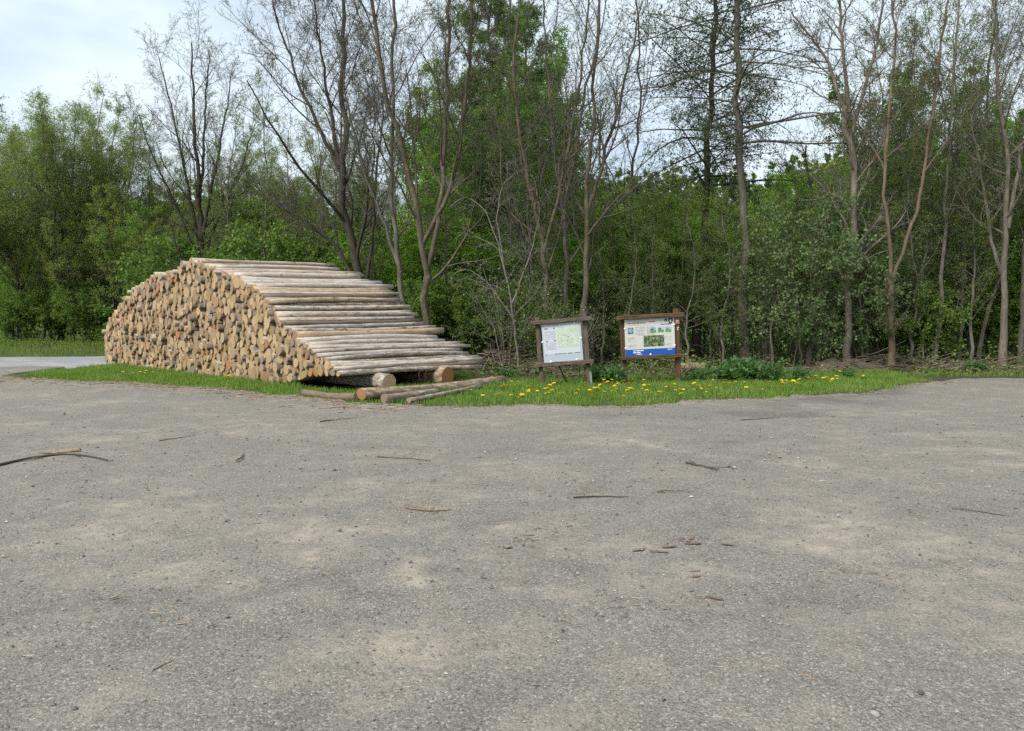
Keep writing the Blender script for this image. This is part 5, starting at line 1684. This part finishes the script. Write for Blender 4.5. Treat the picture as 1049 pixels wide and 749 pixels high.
N = 2600
N = 2100
xa = np.concatenate([rgs.uniform(-15, -2, 1300), rgs.uniform(-2, 12, 500), rgs.uniform(-9, 9, 300)])
ya = np.concatenate([edge_y(xa[:1300]) - np.abs(rgs.normal(0, .9, 1300)), edge_y(xa[1300:1800]) - np.abs(rgs.normal(0, .5, 500)), rgs.uniform(3.5, 15, 300)])
l_ = rgs.uniform(.03, .16, N) * np.where(np.arange(N) < 1300, 1.3, np.where(np.arange(N) < 1800, .8, .35)); a = rgs.normal(0, .9, N)
d_ = np.stack([np.cos(a), np.sin(a), np.zeros(N)], -1)
zz = .045 + .022 * vnoise(xa * .55, ya * .55, 21) + .012 * vnoise(xa * 1.6, ya * 1.6, 22) + .005 * vnoise(xa * 5, ya * 5, 23)
zz = zz - .03 * sstep(1.2, 0, edge_y(xa) - ya)
p0 = np.stack([xa, ya, zz + .004], -1)
P = np.stack([p0, p0 + d_ * l_[:, None] * .5 + np.array([0, 0, .004]), p0 + d_ * l_[:, None]], 1)
V, Q = tubes(P, np.stack([rgs.uniform(.003, .008, N) * np.where(np.arange(N) < 1800, 1, .55)] * 3, 1) * np.array([.8, 1, .5]), 4)
CLU = [(440, 525, 30, 5), (560, 548, 40, 8), (535, 562, 30, 5), (700, 560, 50, 6), (110, 470, 50, 4), (190, 447, 50, 4), (330, 432, 40, 4), (600, 511, 50, 3), (420, 470, 30, 3), (760, 478, 40, 4), (250, 470, 60, 6), (300, 600, 90, 20),
       (640, 640, 90, 20), (870, 600, 90, 20), (930, 500, 60, 6), (480, 505, 60, 5), (150, 640, 60, 16), (760, 700, 80, 14)]
cx_, cy_, cl_ = [], [], []
for px, py, sx, sy in CLU:
    for _ in range(22):
        q = gnd(px + rgs.normal(0, sx * .6), max(py + rgs.normal(0, sy * .6), 424)); cx_.append(q[0]); cy_.append(q[1]); cl_.append(rgs.uniform(.012, .05) * (1.0 + .06 * q[1]))
xa = np.array(cx_); ya = np.array(cy_); l_ = np.array(cl_); N2 = len(xa); a = rgs.normal(0, .8, N2)
d_ = np.stack([np.cos(a), np.sin(a), np.zeros(N2)], -1)
zz = .045 + .022 * vnoise(xa * .55, ya * .55, 21) + .012 * vnoise(xa * 1.6, ya * 1.6, 22) + .005 * vnoise(xa * 5, ya * 5, 23)
p0 = np.stack([xa, ya, zz], -1)
P = np.stack([p0, p0 + d_ * l_[:, None] * .5 + np.array([0, 0, .002]), p0 + d_ * l_[:, None]], 1)
V2, Q2 = tubes(P, np.stack([rgs.uniform(.0015, .0042, N2)] * 3, 1) * np.array([.8, 1, .5]), 4)
Q = np.concatenate([Q, Q2 + len(V)]); V = np.concatenate([V, V2])
me = np_mesh('bark_litter', V, Q, None, [M['chip']])
tag(link(bpy.data.objects.new('bark_litter', me)), 'splinters and shreds of bark littering the gravel edge', 'litter', kind='stuff')

# ------------------------------------------------------------------ sky, sun, camera, render settings
W = bpy.data.worlds.new('World'); SC.world = W
W.use_nodes = True
t = W.node_tree
bg = t.nodes['Background']
SUN_EL, SUN_AZ = math.radians(44), math.radians(226)      # azimuth clockwise from +Y: behind the camera, a little to the left
sky = t.nodes.new('ShaderNodeTexSky'); sky.sky_type = 'NISHITA'; sky.sun_disc = False
sky.sun_elevation = SUN_EL; sky.sun_rotation = SUN_AZ
sky.air_density = 1.0; sky.dust_density = 2.0
tc = t.nodes.new('ShaderNodeTexCoord')
mp = t.nodes.new('ShaderNodeMapping'); mp.inputs['Scale'].default_value = (1, 1, 2.4); mp.inputs['Location'].default_value = (.35, 0, .2)
t.links.new(tc.outputs['Generated'], mp.inputs['Vector'])
nz_ = t.nodes.new('ShaderNodeTexNoise'); nz_.inputs['Scale'].default_value = 2.6; nz_.inputs['Detail'].default_value = 6; nz_.inputs['Roughness'].default_value = .55
t.links.new(mp.outputs[0], nz_.inputs['Vector'])
rp = t.nodes.new('ShaderNodeValToRGB'); rp.color_ramp.elements[0].position = .36; rp.color_ramp.elements[0].color = (.45,) * 3 + (1,)
rp.color_ramp.elements[1].position = .6; rp.color_ramp.elements[1].color = (.98,) * 3 + (1,)
t.links.new(nz_.outputs['Fac'], rp.inputs['Fac'])
mx = t.nodes.new('ShaderNodeMix'); mx.data_type = 'RGBA'
t.links.new(rp.outputs[0], mx.inputs[0]); t.links.new(sky.outputs[0], mx.inputs[6]); mx.inputs[7].default_value = (5.5, 6.3, 6.85, 1)
t.links.new(mx.outputs[2], bg.inputs['Color'])
bg.inputs['Strength'].default_value = .1

sd = bpy.data.lights.new('sun', 'SUN'); sd.energy = 2.7; sd.angle = math.radians(20); sd.color = (1, .965, .91)
so = link(bpy.data.objects.new('sun', sd))
so.rotation_euler = (math.radians(90) - SUN_EL, 0, math.radians(180) - SUN_AZ + 0)
dv = Vector((math.sin(SUN_AZ) * math.cos(SUN_EL), math.cos(SUN_AZ) * math.cos(SUN_EL), math.sin(SUN_EL)))
so.rotation_euler = dv.to_track_quat('Z', 'Y').to_euler()

cd = bpy.data.cameras.new('camera'); cam = link(bpy.data.objects.new('camera', cd))
cam.location = (0, 0, CAM_Z)
cam.rotation_euler = (PI / 2 - PITCH, 0, 0)
cd.sensor_fit = 'HORIZONTAL'; cd.sensor_width = 36; cd.lens = 36 * F / 1049
cd.clip_start = .05; cd.clip_end = 2000
SC.camera = cam

SC.view_settings.view_transform = 'Standard'
SC.view_settings.look = 'None'
SC.view_settings.exposure = .75
SC.view_settings.gamma = 1
SC.render.engine = 'CYCLES'
cy = SC.cycles
cy.max_bounces = 5; cy.diffuse_bounces = 3; cy.glossy_bounces = 1; cy.transmission_bounces = 3; cy.transparent_max_bounces = 2
cy.use_denoising = False
cy.use_adaptive_sampling = True; cy.adaptive_threshold = .02
cy.caustics_reflective = False; cy.caustics_refractive = False
cy.sample_clamp_indirect = 4
nf = sum(len(m.polygons) for m in bpy.data.meshes)
print('faces', nf, 'objects', len(bpy.data.objects))

for o in bpy.data.objects:
    l = o.get('label')
    if l and not 4 <= len(l.replace('-', ' ').split()) <= 16: print('LABEL', len(l.split()), o.name, l)
